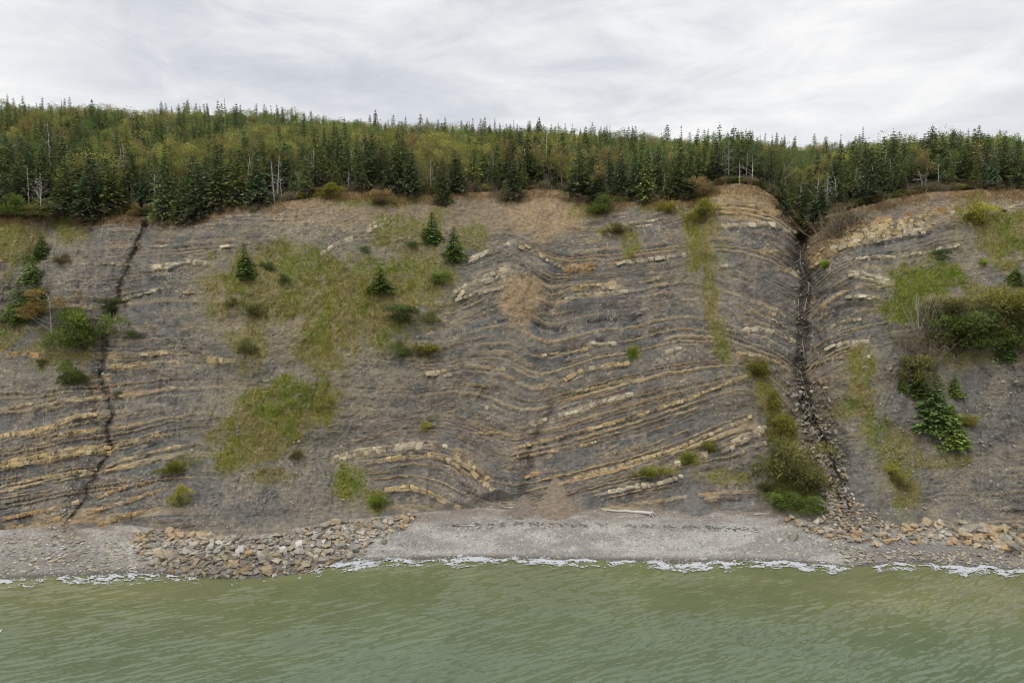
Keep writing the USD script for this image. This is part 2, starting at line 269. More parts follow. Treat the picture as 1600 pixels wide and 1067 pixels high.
# the prominent sandstone beds: polyline, thickness (px), colour, strength
KEY = [
 ([(165, 557), (250, 553), (290, 553)], 5, 'y', 1), ([(165, 575), (200, 570), (250, 564), (300, 562), (372, 565)], 9, 'y', 1),
 ([(0, 556), (32, 552), (55, 556)], 9, 'o', 1), ([(0, 580), (40, 576)], 3, 'y', .9),
 ([(10, 640), (40, 632), (60, 628), (90, 620)], 5, 'y', .7),
 ([(0, 682), (40, 676), (75, 668), (95, 660), (120, 651), (150, 648), (172, 650)], 7, 'y', 1), ([(178, 652), (205, 640)], 4, 'y', .6),
 ([(60, 685), (100, 676), (150, 670)], 4, 'o', .8), ([(178, 664), (225, 660)], 4, 'o', .6),
 ([(0, 727), (50, 718), (100, 709), (130, 703), (168, 703)], 14, 'y', 1), ([(170, 700), (190, 694), (210, 689), (255, 676)], 7, 't', 1),
 ([(0, 760), (50, 749), (100, 740), (155, 732)], 4, 'y', .95), ([(165, 730), (190, 719), (220, 712), (260, 702), (305, 694)], 5, 't', .95),
 ([(150, 778), (190, 762), (240, 752)], 5, 'o', .8), ([(0, 812), (40, 803), (80, 796), (118, 785)], 6, 'o', 1), ([(130, 803), (165, 792), (200, 782), (250, 766)], 6, 'o', .9),
 ([(15, 824), (60, 818), (100, 808)], 5, 'o', .9), ([(150, 821), (185, 811), (230, 796)], 6, 'o', .9),
 ([(105, 413), (160, 412), (205, 414)], 4, 't', .7), ([(233, 386), (262, 384)], 4, 'p', .9), ([(232, 420), (265, 416), (290, 408), (335, 413)], 8, 'p', .9), ([(190, 470), (220, 461), (255, 450)], 4, 'p', .9), ([(285, 458), (342, 457)], 5, 't', .8),
 ([(325, 338), (400, 338)], 3, 'p', .7), ([(340, 386), (365, 384)], 5, 'p', .8),
 ([(495, 404), (520, 385), (550, 372)], 8, 'p', .8), ([(570, 362), (585, 352), (608, 345)], 12, 'p', .9), ([(520, 352), (575, 330)], 3, 't', .7), ([(575, 380), (640, 372)], 7, 'p', .5),
 ([(730, 408), (760, 395), (785, 385), (802, 379)], 9, 'p', .9), ([(802, 378), (830, 391), (855, 403), (880, 416)], 11, 't', 1),
 ([(883, 423), (895, 418), (920, 416), (960, 415)], 11, 'o', .9), ([(960, 414), (975, 410), (1010, 406), (1040, 402), (1075, 398)], 6, 'p', .9),
 ([(705, 463), (730, 449), (760, 436), (800, 420)], 16, 'p', 1), ([(705, 470), (740, 460), (800, 446)], 6, 'p', .7),
 ([(868, 466), (885, 456), (900, 450), (930, 449), (970, 445)], 12, 'y', .9), ([(880, 468), (900, 461), (970, 455)], 5, 'p', .8), ([(970, 444), (1010, 440), (1040, 432)], 5, 't', .8),
 ([(915, 536), (960, 537)], 6, 'p', .9), ([(1035, 552), (1062, 545)], 8, 'p', .9), ([(912, 520), (960, 514), (1010, 507)], 3, 't', .5),
 ([(840, 555), (870, 552), (920, 545)], 5, 'y', .6), ([(880, 597), (895, 586), (925, 575), (985, 567)], 7, 'y', 1), ([(835, 604), (870, 597), (900, 588)], 5, 'y', .8), ([(890, 615), (930, 605), (1010, 588)], 5, 't', .9),
 ([(825, 661), (845, 656), (875, 650), (910, 640), (935, 630), (960, 623), (990, 615)], 7, 'p', 1), ([(1000, 612), (1050, 598), (1110, 585)], 3, 't', .6),
 ([(800, 699), (850, 690), (885, 680), (920, 672), (960, 660), (1000, 648), (1050, 632), (1090, 618), (1130, 602), (1166, 588)], 5, 'y', 1),
 ([(800, 715), (830, 711), (865, 705), (900, 698), (930, 691)], 4, 'y', .8), ([(930, 691), (1000, 672), (1060, 655), (1105, 636)], 3, 't', .7), ([(960, 710), (1030, 690), (1080, 668)], 3, 'y', .8),
 ([(893, 748), (950, 733), (995, 720), (1040, 707), (1072, 695), (1100, 682), (1137, 667), (1175, 651)], 6, 'y', 1), ([(820, 745), (865, 735)], 5, 'o', .8),
 ([(1050, 727), (1085, 717), (1110, 708)], 9, 'p', 1), ([(1125, 706), (1150, 692), (1170, 682), (1196, 670)], 14, 'p', 1), ([(1140, 712), (1170, 702), (1195, 692)], 8, 'p', .8),
 ([(935, 773), (980, 763), (1030, 755), (1065, 745)], 6, 'p', .9), ([(950, 778), (1000, 766), (1050, 760)], 3, 'o', .8), ([(1150, 745), (1195, 730)], 5, 't', .7),
 ([(518, 719), (545, 711), (575, 705), (600, 702), (650, 697), (700, 701)], 12, 'p', 1), ([(700, 702), (718, 714), (735, 728), (750, 742), (768, 762)], 20, 'y', .8), ([(575, 722), (620, 715), (680, 712), (705, 722), (730, 742)], 8, 'y', .9),
 ([(600, 765), (640, 762), (665, 768), (690, 780), (722, 795)], 9, 'y', .9), ([(545, 690), (590, 682)], 4, 't', .8), ([(650, 587), (690, 580), (730, 572), (790, 577)], 6, 't', .7), ([(670, 585), (705, 586)], 5, 'p', .8), ([(745, 634), (780, 638)], 6, 'p', .6), ([(690, 608), (730, 600), (800, 606)], 5, 't', .5), ([(730, 677), (790, 676)], 4, 'y', .7), ([(620, 672), (680, 648), (720, 640)], 3, 't', .5),
 ([(1112, 314), (1150, 318), (1190, 322), (1228, 338)], 8, 't', .8), ([(1112, 334), (1150, 332), (1200, 330), (1235, 346)], 5, 'o', .7), ([(1115, 352), (1150, 354), (1175, 352), (1200, 350), (1240, 362)], 8, 'p', .9), ([(970, 352), (1010, 345), (1040, 342)], 4, 'p', .9), ([(990, 356), (1030, 349)], 4, 'p', .8), ([(1060, 346), (1078, 342)], 3, 'p', .9), ([(970, 340), (1000, 336)], 2, 'p', .9),
 ([(1118, 418), (1145, 414), (1152, 418)], 9, 'p', .9), ([(1150, 425), (1180, 440), (1200, 462)], 6, 'b', .6), ([(1155, 516), (1180, 514), (1212, 520), (1240, 533)], 8, 'p', .9), ([(1155, 488), (1185, 486), (1210, 492)], 6, 't', .7), ([(1150, 552), (1185, 556), (1215, 566), (1240, 585)], 6, 'y', .7), ([(1200, 422), (1225, 420), (1245, 432)], 8, 't', .7), ([(1185, 395), (1215, 393), (1240, 403)], 4, 'y', .6),
 ([(1262, 412), (1290, 393), (1310, 380), (1340, 368), (1400, 354), (1445, 350), (1485, 333)], 28, 'y', 1), ([(1300, 386), (1340, 374), (1400, 360), (1450, 354)], 13, 'p', .8), ([(1300, 366), (1340, 352), (1400, 340), (1470, 330)], 10, 'o', .8), ([(1330, 384), (1400, 371), (1445, 362)], 6, 'p', .8),
 ([(1552, 333), (1580, 324), (1600, 318), (1660, 310)], 4, 'p', .9), ([(1335, 404), (1370, 402), (1410, 400), (1450, 394), (1500, 383)], 5, 'p', .9), ([(1305, 444), (1330, 428), (1360, 434), (1384, 440)], 12, 'p', .9), ([(1322, 464), (1350, 464), (1378, 468)], 6, 'p', .9), ([(1280, 485), (1310, 462)], 8, 'y', .7), ([(1285, 520), (1310, 505), (1350, 497)], 5, 't', .8), ([(1290, 547), (1320, 535), (1355, 533)], 6, 'p', .8), ([(1262, 575), (1300, 560), (1340, 556)], 4, 't', .7), ([(1270, 600), (1330, 578)], 10, 'o', .5)]
KEY += [([(828, 498), (845, 510), (870, 515), (900, 506), (940, 498), (985, 499), (1015, 488)], 7, 'd', 1), ([(872, 486), (930, 478), (1000, 472)], 15, 'd', .7), ([(690, 474), (740, 466), (790, 452)], 12, 'd', .7),
 ([(1285, 404), (1340, 386), (1400, 376), (1470, 358), (1512, 355)], 6, 'd', .9), ([(1255, 475), (1290, 455), (1330, 449), (1385, 452)], 10, 'd', .8), ([(1290, 490), (1330, 474), (1378, 477)], 11, 'd', .9), ([(1108, 444), (1150, 452), (1200, 468), (1238, 492)], 16, 'd', .6), ([(0, 655), (40, 650), (90, 640)], 15, 'd', .7), ([(0, 700), (60, 690), (150, 680)], 9, 'd', .5), ([(5, 745), (80, 732), (150, 718)], 12, 'd', .4),
 ([(740, 778), (800, 772), (830, 764)], 16, 'd', .8), ([(610, 735), (660, 728), (700, 745), (750, 775)], 14, 'd', .5), ([(850, 640), (900, 622)], 5, 'd', .5), ([(870, 705), (960, 684), (1050, 655)], 7, 'd', .5), ([(900, 728), (1000, 700), (1090, 660)], 8, 'd', .45), ([(190, 566), (290, 559)], 5, 'd', .8), ([(175, 585), (330, 580)], 8, 'd', .4), ([(1270, 560), (1340, 512)], 8, 'd', .6), ([(1265, 610), (1330, 590)], 8, 'd', .5)]
CK = {'d': DARK, 'y': YEL, 'o': ORG, 't': TAN, 'p': PALE, 'b': BLUE * 0.8}
wy = PY + 2.6 * (fb(PX / 14, PY / 14, 3, 90) - 0.5) + 3 * (fb(PX / 40, PY / 60, 2, 94) - 0.5)
joint = fb(PX / 5.0, PY / 7.0, 2, 97)
keym = np.zeros_like(PX)
for n, (pl, th, c, st) in enumerate(KEY):
    p = np.array(pl, float)
    jj = np.where((PXC > p[0, 0] - 6) & (PXC < p[-1, 0] + 6))[0]
    if not len(jj): continue
    sl = slice(jj[0], jj[-1] + 1)
    x, yv = PX[:, sl], wy[:, sl]
    d = np.abs(yv - np.interp(x, p[:, 0], p[:, 1])) / (th * 0.5 * (0.7 + 0.6 * n2(x / 18, x * 0 + n, 7)))
    e = sstep(p[0, 0] - 6, p[0, 0] + 10, x) * sstep(p[-1, 0] + 6, p[-1, 0] - 10, x)
    gap = sstep(0.25, 0.55, n2(x / 11, x * 0 + 3.7 * n, 8))
    mk = sstep(1.35, 0.6, d + 0.7 * (fb(x / 6, yv / 6, 2, 11) - 0.5)) * e * (0.32 + 0.68 * gap) * st
    cc = mixc(np.broadcast_to(CK[c], x.shape + (3,)), TAN if c in 'yp' else YEL, sstep(0.45, 0.75, n2(x / 25, yv / 6 + n, 9)))
    if c == 'd': cc = np.broadcast_to(DARK, x.shape + (3,)) * (0.8 + 0.5 * joint[:, sl])[..., None]
    cc = mixc(cc, BROWN * 0.62, sstep(0.52, 0.7, joint[:, sl]) * 0.85)
    cc = cc * (0.7 + 0.55 * n2(x / 3.0, yv / 2.2 + n, 10))[..., None]
    col[:, sl] = mixc(col[:, sl], cc, mk * 0.92)
    disp[:, sl] = disp[:, sl] * (1 - mk) + mk * (-0.12 if c == 'd' else (0.10 + 0.014 * th) * 1.0) * (0.3 + 1.5 * joint[:, sl])
    keym[:, sl] = np.maximum(keym[:, sl], mk)
    under = sstep(0.9, 1.3, (yv - np.interp(x, p[:, 0], p[:, 1])) / (th * .5)) * sstep(3.2, 1.6, (yv - np.interp(x, p[:, 0], p[:, 1])) / (th * .5)) * e * st
    disp[:, sl] -= (0.0 if c == 'd' else 0.28) * under

def blobs(lst, px, py, nz=0.55, sc=24, seed=120):
    w = fb(px / sc, py / sc, 4, seed) - 0.5
    m = np.zeros_like(px)
    for cx, cy, a, b, rot, st in lst:
        c, s = math.cos(math.radians(rot)), math.sin(math.radians(rot))
        dx, dy = px - cx, py - cy
        q = np.sqrt(((dx * c + dy * s) / a) ** 2 + ((-dx * s + dy * c) / b) ** 2) + 1.6 * nz * w
        m = np.maximum(m, st * sstep(1.15, 0.7, q))
    return m
# scree and soil covering the beds
SOIL = [(470, 480, 190, 150, 0, .9), (600, 420, 150, 110, 0, .75), (430, 760, 160, 90, 0, .95), (330, 650, 80, 120, 10, .7), (600, 640, 70, 90, 0, .7), (855, 335, 85, 55, 0, .95), (815, 465, 45, 45, 20, .9), (780, 430, 20, 30, 0, .5), (560, 330, 140, 32, -3, .8), (720, 345, 90, 45, 0, .7), (1480, 650, 170, 130, 0, .95), (1560, 450, 90, 80, 0, .8), (1400, 780, 130, 60, 10, .9), (1370, 620, 60, 120, 8, .75), (1230, 720, 40, 70, -15, .7), (1100, 380, 40, 120, -10, .6), (50, 480, 60, 160, 25, .7), (250, 340, 60, 25, 0, .4), (1010, 800, 200, 22, 0, .8), (810, 580, 60, 60, 0, .5), (1330, 760, 40, 70, -20, .8), (1500, 330, 110, 20, -5, .7), (350, 350, 120, 25, 0, .5)]
GRASS = [(430, 440, 100, 62, -5, .75), (560, 480, 95, 70, -15, .95), (500, 540, 40, 55, 0, .9), (440, 640, 88, 46, -14, 1.0), (385, 700, 70, 28, -12, .95), (350, 730, 22, 10, 0, .7), (650, 440, 60, 50, 0, .75), (640, 370, 60, 40, 0, .55), (740, 370, 35, 20, 0, .5), (590, 312, 85, 14, 0, .5), (548, 752, 27, 32, 15, .95), (587, 785, 13, 18, 0, .8), (420, 745, 30, 14, 0, .6), (410, 700, 40, 20, 0, .6), (1095, 370, 30, 60, -10, .85), (1112, 470, 12, 90, -8, .85), (1130, 530, 8, 50, -8, .7), (985, 382, 12, 22, 0, .7), (955, 360, 30, 9, 0, .7), (1180, 575, 20, 18, 0, .8), (1215, 660, 20, 70, -22, .8), (1250, 750, 45, 45, 0, .9), (1345, 610, 24, 75, -4, .8), (1325, 640, 36, 20, 0, .6), (1390, 690, 70, 30, 35, .55), (1410, 760, 24, 45, -10, .8), (1440, 440, 62, 34, -12, 1.0), (1410, 475, 32, 30, 0, .9), (1570, 370, 60, 42, 0, .85), (1525, 335, 25, 30, 0, .8), (1560, 470, 60, 26, 0, .6), (1500, 560, 60, 16, 0, .5), (30, 380, 50, 40, -40, .7), (110, 350, 26, 28, 0, .6), (15, 525, 30, 20, -30, .7), (95, 545, 60, 30, 0, .55), (280, 727, 20, 9, -30, .7), (1480, 720, 40, 12, 0, .4), (1030, 735, 26, 7, 0, .7), (1080, 715, 20, 10, 0, .6), (990, 550, 10, 14, 0, .5), (690, 435, 28, 14, 0, .6), (390, 540, 30, 50, 0, .5), (1130, 745, 40, 12, 0, .45), (920, 330, 30, 14, 0, .5), (1050, 322, 60, 10, 0, .4)]
soil = blobs(SOIL, PX, PY, 0.5, 40, 130)
soil = np.maximum(soil, 0.75 * sstep(0.50, 0.68, fb(PX / 50, PY / 50, 4, 140)) + 0.06)
soil = np.maximum(soil, 0.8 * sstep(0.55, 0.68, fb(PX / 9 + 2 * fb(PX / 40, PY / 40, 2, 141), PY / 75, 4, 142)))
browm = sstep(0.90, 0.97, u[:, None] + 0.06 * (fb(PX / 30, PY / 20, 3, 145) - 0.5)) * np.ones_like(PX)
soil = np.maximum(soil, browm * (1 - 0.75 * blobs([(1165, 310, 60, 45, 0, 1)], PX, PY, .3)))
soil *= 1 - 0.8 * hardm * clear * (soil < 0.85)
soil *= 1 - 0.75 * keym
sc = mixc(np.broadcast_to(A(137, 128, 114), col.shape), A(114, 111, 106), sstep(0.35, 0.65, fb(PX / 30, PY / 40, 4, 150)))
sc = mixc(sc, A(163, 140, 108), blobs([(860, 335, 80, 48, 0, 1), (815, 465, 45, 48, 20, 1), (730, 330, 120, 40, 0, .7), (560, 330, 150, 30, 0, .7), (1290, 385, 30, 25, 0, .7), (430, 470, 120, 90, 0, .35), (1500, 330, 100, 22, 0, .7)], PX, PY, .4, 30, 160))
sc = mixc(sc, A(150, 124, 92) * (0.7 + .6 * fb(PX / 6, PY / 10, 3, 165))[..., None], browm * 0.85)
sc = sc * (0.62 + 0.76 * fb(PX / 4, PY / 4, 4, 170, .7))[..., None]
col = mixc(col, sc, np.clip(soil * (0.55 + 0.8 * fb(PX / 16, PY / 12, 4, 172)), 0, 1) * 0.94)
col = mixc(col, A(168, 144, 106) * (0.6 + 0.8 * lam)[..., None], 0.75 * blobs([(1165, 312, 64, 32, 6, 1), (1285, 375, 36, 40, 0, .8), (1245, 700, 30, 60, -20, .3)], PX, PY, .5, 20))
disp = disp * (1 - 0.75 * soil) + 0.25 * soil * (fb(PX / 9, PY / 9, 3, 175) - 0.5)
# speckle of small pale stones on the slopes
spk = sstep(0.80, 0.88, n2(PX / 1.7, PY / 1.7, 181)) * sstep(0.45, 0.62, fb(PX / 45, PY / 45, 3, 183))
col = mixc(col, PALE * 0.9, spk * 0.55)
# rills carry darker wash
col = col * (1 - 0.05 * sstep(0.6, 0.2, np.abs(ril - 0.5) * 10))[..., None]
grass = blobs(GRASS, PX, PY, 0.85, 22, 190)
grass *= 0.45 + 0.55 * sstep(0.30, 0.55, fb(PX / 9, PY / 9, 4, 200))
halo = blobs_([(a0, b0, c0 * 1.35, d0 * 1.35, e0, f0) for a0, b0, c0, d0, e0, f0 in GRASS], PX + 22 * (fb(PX / 25, PY / 25, 3, 206) - .5), PY) * sstep(.3, .65, fb(PX / 8, PY / 8, 4, 207, .65))
col = mixc(col, mixc(np.broadcast_to(A(146, 136, 96), col.shape), A(132, 130, 74), fb(PX / 14, PY / 14, 3, 208)), 0.7 * halo)
gcol = mixc(np.broadcast_to(GR1, col.shape), GR2, sstep(0.35, 0.62, fb(PX / 30, PY / 30, 3, 210)))
gcol = mixc(gcol, GR3, sstep(0.55, 0.75, fb(PX / 35 + 50, PY / 35, 3, 214)) * 0.8 + blobs([(1440, 440, 64, 36, -12, .8), (1410, 475, 36, 34, 0, .8), (1250, 760, 50, 40, 0, .7), (548, 752, 30, 34, 15, .4)], PX, PY))
col = mixc(col, gcol * (0.7 + 0.6 * fb(PX / 3, PY / 3, 3, 220))[..., None], np.clip(grass, 0, 1) * 0.92)
disp = disp * (1 - 0.8 * grass) + 0.3 * grass * fb(PX / 5, PY / 5, 2, 225)
# wet rock in the stream bed, darker rock down the other gullies
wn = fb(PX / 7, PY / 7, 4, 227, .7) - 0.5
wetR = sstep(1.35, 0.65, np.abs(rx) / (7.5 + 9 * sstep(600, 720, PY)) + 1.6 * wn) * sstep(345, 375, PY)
darkL = np.interp(PY, [330, 375, 410, 540, 570, 640, 700, 830], [1.0, 1.0, .7, .65, .95, .85, .75, .6]) * sstep(1.3, 0.6, np.abs(lx) / (2.0 + 4.5 * fb(PX / 30, PY / 16, 3, 228)) + 2.2 * wn)
darkF = 0.3 * np.exp(-(fx / 7) ** 2)
darkC = np.exp(-((cx) / 7) ** 2) * sstep(590, 640, PY) * 0.6
rock_dark = np.clip(np.maximum.reduce([wetR * 0.68, darkL * 0.70, darkF * .8, darkC, blobs([(775, 775, 32, 9, 0, .7), (700, 795, 25, 6, 0, .4)], PX, PY, .5, 15)]), 0, 1)  # last blobs: shade of the undercuts at the cliff foot, painted into the colour
col = mixc(col, A(80, 74, 68) * (0.6 + 0.8 * fb(PX / 4, PY / 4, 2, 230))[..., None], rock_dark)
disp = disp + rock_dark * 0.9 * (fb(PX / 5, PY / 5, 3, 235) - 0.5)
disp = disp + 0.60 * (fb(PX / 12, PY / 8, 4, 240, .65) - 0.5) + 0.14 * (n2(PX / 2.3, PY / 2.3, 245) - 0.5) + 0.24 * (lam - 0.5) * (1 - soil)
# displace along the outward normal of the slope
sl_y, sl_z = -0.80, 0.60
Yv, Zv = Yd + disp * sl_y * edge, Z + disp * sl_z * edge
X3 = (PX - 800) / F * zc_of(Yv, Zv)
P_cliff = np.stack([X3, Yv, Zv], -1)

def grid_faces(nr, nc):
    i, j = np.meshgrid(np.arange(nr - 1), np.arange(nc - 1), indexing='ij')
    a = (i * nc + j).ravel(); return np.vstack([np.stack([a, a + 1, a + nc + 1], 1), np.stack([a, a + nc + 1, a + nc], 1)])
cliff = UsdGeom.Xform.Define(stage, '/World/cliff')
tag(cliff, 'layered grey shale sea cliff with yellow sandstone beds and grassy patches', 'cliff', kind='structure')
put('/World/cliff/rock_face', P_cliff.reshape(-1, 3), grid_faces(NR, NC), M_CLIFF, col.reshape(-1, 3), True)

# lookup from a photograph pixel to the place on the cliff it shows
qx, qy, qz = project(P_cliff)
inside = (qx > -70) & (qx < 1670)
TREE = cKDTree(np.stack([qx[inside], qy[inside]], 1)); CP = P_cliff[inside]; CCOL = col[inside]
def on_cliff(x, y):
    d, i = TREE.query(np.stack([np.atleast_1d(x), np.atleast_1d(y)], 1).astype(float)); return CP[i]

# ------------------------------------------------------------------ beach (runs on under the water)
NB = 64
v = np.concatenate([[-1.2, -0.8, -0.5, -0.3, -.2], np.linspace(-0.12, 1, NB - 5)])
Yb = Yw[None, :] + (Yf - Yw)[None, :] * v[:, None]
base = np.where(v < 0, v * 3.0, Zf * (0.75 * v + 0.25 * v ** 2))[:, None] * np.ones((1, NC))
PXb = np.broadcast_to(PXC, Yb.shape)
ed = (sstep(1, 0.93, v) * np.where(v < -0.1, 0.2, 1))[:, None]
Zb = base + ed * (0.22 * (fb(PXb / 40, Yb / 2.5, 4, 300) - 0.5) + 0.10 * (fb(PXb / 7, Yb * 1.3, 3, 305) - 0.5))
Zb = np.where(v[:, None] >= 1, Zf, Zb)
Xb = (PXb - 800) / F * zc_of(Yb, Zb)
P_beach = np.stack([Xb, Yb, Zb], -1)
bx_, by_, _ = project(P_beach)
bc = mixc(np.broadcast_to(A(165, 162, 155), Xb.shape + (3,)), A(140, 136, 130), sstep(0.35, 0.65, fb(PXb / 50, Yb / 2, 4, 310)))
bc = mixc(bc, A(187, 182, 172), sstep(0.6, 0.8, fb(PXb / 3.5, Yb * 2.5, 2, 315)) * 0.6)
bc = mixc(bc, A(130, 119, 108), sstep(0.6, 0.95, v)[:, None] * (0.3 + 0.7 * sstep(0.35, 0.6, fb(PXb / 40, Yb, 3, 317))))
bc = mixc(bc, A(112, 106, 100), np.clip(sstep(0.75, 0.4, v)[:, None] * blobs([(100, 880, 130, 30, 0, .6), (1480, 865, 140, 25, 0, .8), (400, 870, 170, 50, 0, .8)], bx_, by_, .4, 30), 0, 1))
bc = mixc(bc, A(98, 94, 88), sstep(0.13, 0.02, v)[:, None] * np.ones_like(Xb))
bc = bc * (0.82 + 0.36 * fb(PXb / 2.4, Yb * 3.5, 2, 320))[..., None]
bch = put('/World/beach', P_beach.reshape(-1, 3), grid_faces(NB, NC), M_BEACH, bc.reshape(-1, 3), True)
tag(bch, 'narrow pale grey shingle beach at the foot of the cliff', 'beach', kind='structure')
BT = cKDTree(np.stack([bx_.ravel(), by_.ravel()], 1)); BPt = P_beach.reshape(-1, 3)
def on_beach(x, y):
    d, i = BT.query(np.stack([np.atleast_1d(x), np.atleast_1d(y)], 1).astype(float)); return BPt[i]

# ------------------------------------------------------------------ forest floor behind the brow, and the land beyond
dback = np.concatenate([[0, 0.4, 1, 2, 3.5, 5, 7, 10], np.linspace(14, 130, 24), [170, 260, 500, 1200, 2500]])
def floor_z(px_i, d):
    """Ground height d metres behind the brow; px_i: column positions (interpolated)."""
    zt, zr, bk = np.interp(px_i, PXC, Zt), np.interp(px_i, PXC, Zr), np.interp(px_i, PXC, BACK)
    t = d / bk
    return np.where(t <= 1, zt + (zr - zt) * (t * 0.9 + 0.1 * np.sin(t * math.pi / 2)), zr - (d - bk) * 0.06)
PXf = np.broadcast_to(PXC, (len(dback), NC)); DD = dback[:, None] * np.ones((1, NC))
Zfl = floor_z(PXf, DD); Yfl = Yt[None, :] + DD
Zfl = Zfl + np.where(DD > 0.3, 0.5 * (fb(PXf / 30, DD / 4, 3, 330) - 0.5), 0)
Xfl = (PXf - 800) / F * zc_of(Yfl, Zfl)
fc = mixc(np.broadcast_to(A(96, 84, 62), Xfl.shape + (3,)), A(92, 98, 48), sstep(0.4, 0.65, fb(PXf / 25, DD / 3, 3, 335)))
ff = put('/World/forest_floor', np.stack([Xfl, Yfl, Zfl], -1).reshape(-1, 3), grid_faces(len(dback), NC), M_FLOOR, fc.reshape(-1, 3), True)
tag(ff, 'wooded hillside ground rising behind the cliff top', 'hillside', kind='structure')
def on_floor(px, d):
    Yq = np.interp(px, PXC, Yt) + d; Zq = floor_z(px, d); return np.array([(px - 800) / F * zc_of(Yq, Zq), Yq, Zq])

# ------------------------------------------------------------------ sea
wpx = np.concatenate([np.linspace(-6000, -80, 40), np.arange(-60, 1661, 2.0), np.linspace(1680, 7600, 40)])
wpy = np.concatenate([np.arange(864, 1090, 0.75), np.linspace(1100, 2200, 30)])
WPX, WPY = np.meshgrid(wpx, wpy)
Ys = Y_at_z(WPY, 0.0)
Xs = (WPX - 800) / F * zc_of(Ys, 0 * Ys)
shore = np.interp(WPX, PXC, Yw) - Ys                               # metres out from the waterline
def waves(x, y):
    w = 3.0 * (fb(x / 9, y / 6, 3, 400) - 0.5)
    h = 0
    for L, ang, a, sd in ((2.6, 66, 0.022, 1), (1.5, 74, 0.034, 2), (1.0, 60, 0.036, 3), (0.72, 70, 0.028, 4), (0.52, 80, 0.019, 5)):
        c, s = math.cos(math.radians(ang + 48)), math.sin(math.radians(ang + 48))
        ph = (x * c + y * s) * 2 * math.pi / L
        amp = a * (0.2 + 1.6 * sstep(0.3, 0.7, fb(x / (3.5 * L) + 7 * sd, y / (1.6 * L), 3, 410 + sd)))
        sn = np.sin(ph + w * 1.1 / L + 3 * fb(x / (2.2 * L), y / (1.6 * L), 2, 420 + sd))
        h = h + amp * sn
    return h * 1.95 * (0.30 + 0.95 * sstep(0.35, 0.62, fb(x / 13 - y / 30, y / 7, 3, 430)))
calm = sstep(0.0, 5.0, shore) * 0.75 + 0.25
Zs = waves(Xs, Ys) * calm
far = (Ys < 45) | (np.abs(WPX - 800) > 900)
Zs = np.clip(np.where(far, 0, Zs), -0.22, 0.22)
P_sea = np.stack([Xs, Ys, Zs], -1)
wc = mixc(np.broadcast_to(A(104, 112, 76, 1.02), Xs.shape + (3,)), A(101, 114, 86, 1.02), sstep(5, 26, shore))
plw = 30 * (fb(WPX / 90, WPY / 22, 4, 440) - 0.5)
plume = blobs_([(170, 925, 230, 26, 0, .75), (1560, 930, 330, 46, 0, .8), (1300, 905, 300, 18, 0, .4), (700, 895, 300, 14, 0, .3)], WPX, WPY + plw) * (0.5 + fb(WPX / 60, WPY / 15, 3, 445))
wc = mixc(wc, A(140, 136, 94, .95), np.clip(plume * .75 + 0.3 * sstep(3.5, 0.2, shore), 0, 1) * 0.8)
wc = wc * (0.85 + 0.3 * fb(Xs / 5, Ys / 5, 3, 450))[..., None]
# carry the sheet on out behind the camera to the horizon
M_WATER = usdkit.material(stage, '/World/Looks/sea_water', {
    'at': ('attribute', {'attribute': 'tint'}), 'geo': ('geometry', {}),
    'map': ('mapping', {'rotation': (0, 0, -0.30), 'scale': (0.8, 2.0, 1.0)}),
    'n': ('noise_texture', {'scale': 1.6, 'detail': 2.0, 'roughness': 0.5, 'distortion': 0.3}),
    'b': ('bump', {'strength': 0.5, 'distance': 0.10}),
    'p': ('principled_bsdf', {'roughness': 0.05, 'ior': 1.33, 'specular_ior_level': 1.0})},
    [('geo.position', 'map.vector'), ('map.vector', 'n.vector'), ('n.fac', 'b.height'), ('b.normal', 'p.normal'), ('at.color', 'p.base_color')], surface='p.BSDF')
nr_, nc_ = Xs.shape
extra = np.array([[-9000, 10, 0], [9000, 10, 0], [9000, -9000, 0], [-9000, -9000, 0]], float)
ring = P_sea[-1]
V = np.vstack([P_sea.reshape(-1, 3), np.stack([ring[:, 0] * 12, ring[:, 1] * 0 - 60, ring[:, 1] * 0], 1), np.stack([ring[:, 0] * 300, ring[:, 1] * 0 - 6000, ring[:, 1] * 0], 1)])
Fw = grid_faces(nr_ + 2, nc_)
wt = np.vstack([wc.reshape(-1, 3), np.tile(wc[-1, nc_ // 2], (2 * nc_, 1))])
sea = put('/World/sea', V, Fw[:, ::-1], M_WATER, wt, True)
tag(sea, 'murky olive green sea with wind ripples', 'sea', kind='structure')

# ------------------------------------------------------------------ surf along the waterline
fpx = np.arange(-65, 1666, 1.3); fo = np.arange(-1.0, 3.4, 0.075)
FPX, FO = np.meshgrid(fpx, fo)
yw = np.interp(FPX, PXC, Yw) + 0.9 * (fb(FPX / 35, FPX * 0, 4, 460) - 0.5) * 2
Yo = yw - FO
Zo = 0.05 + np.maximum(0, -FO * 0.25) + 0.16 * np.exp(-((FO - 0.4) / 0.5) ** 2) * fb(FPX / 12, FO * 2, 3, 462) + 0.05 * n2(FPX / 2.5, FO * 6, 463)
rough_ = fb(FPX / 16, FO * 1.6, 5, 465, 0.8)
along = 0.10 + 0.42 * (fb(FPX / 45, FPX * 0, 3, 466) - 0.45) - 0.16 * blobs([(345, 900, 140, 60, 0, 1), (1340, 880, 25, 30, 0, 1)], FPX, FPX * 0 + 895, .1)
prof = 0.29 * np.exp(-((FO - 0.5) / 0.6) ** 2) + 0.21 * np.exp(-((FO - 1.8) / 0.9) ** 2)
lace = np.abs(fb(FPX / 5.5, FO * 4.5, 3, 468) - 0.5)
keep = (rough_ + prof + along * 0.9 - 0.9 * np.clip(0.05 - lace, 0, 1) * 4) > 0.805
Xo = (FPX - 800) / F * zc_of(Yo, Zo)
fw = grid_faces(*FPX.shape); kf = keep.ravel()
fw = fw[kf[fw].all(1)]
used = np.unique(fw); remap = np.zeros(FPX.size, int); remap[used] = np.arange(len(used))
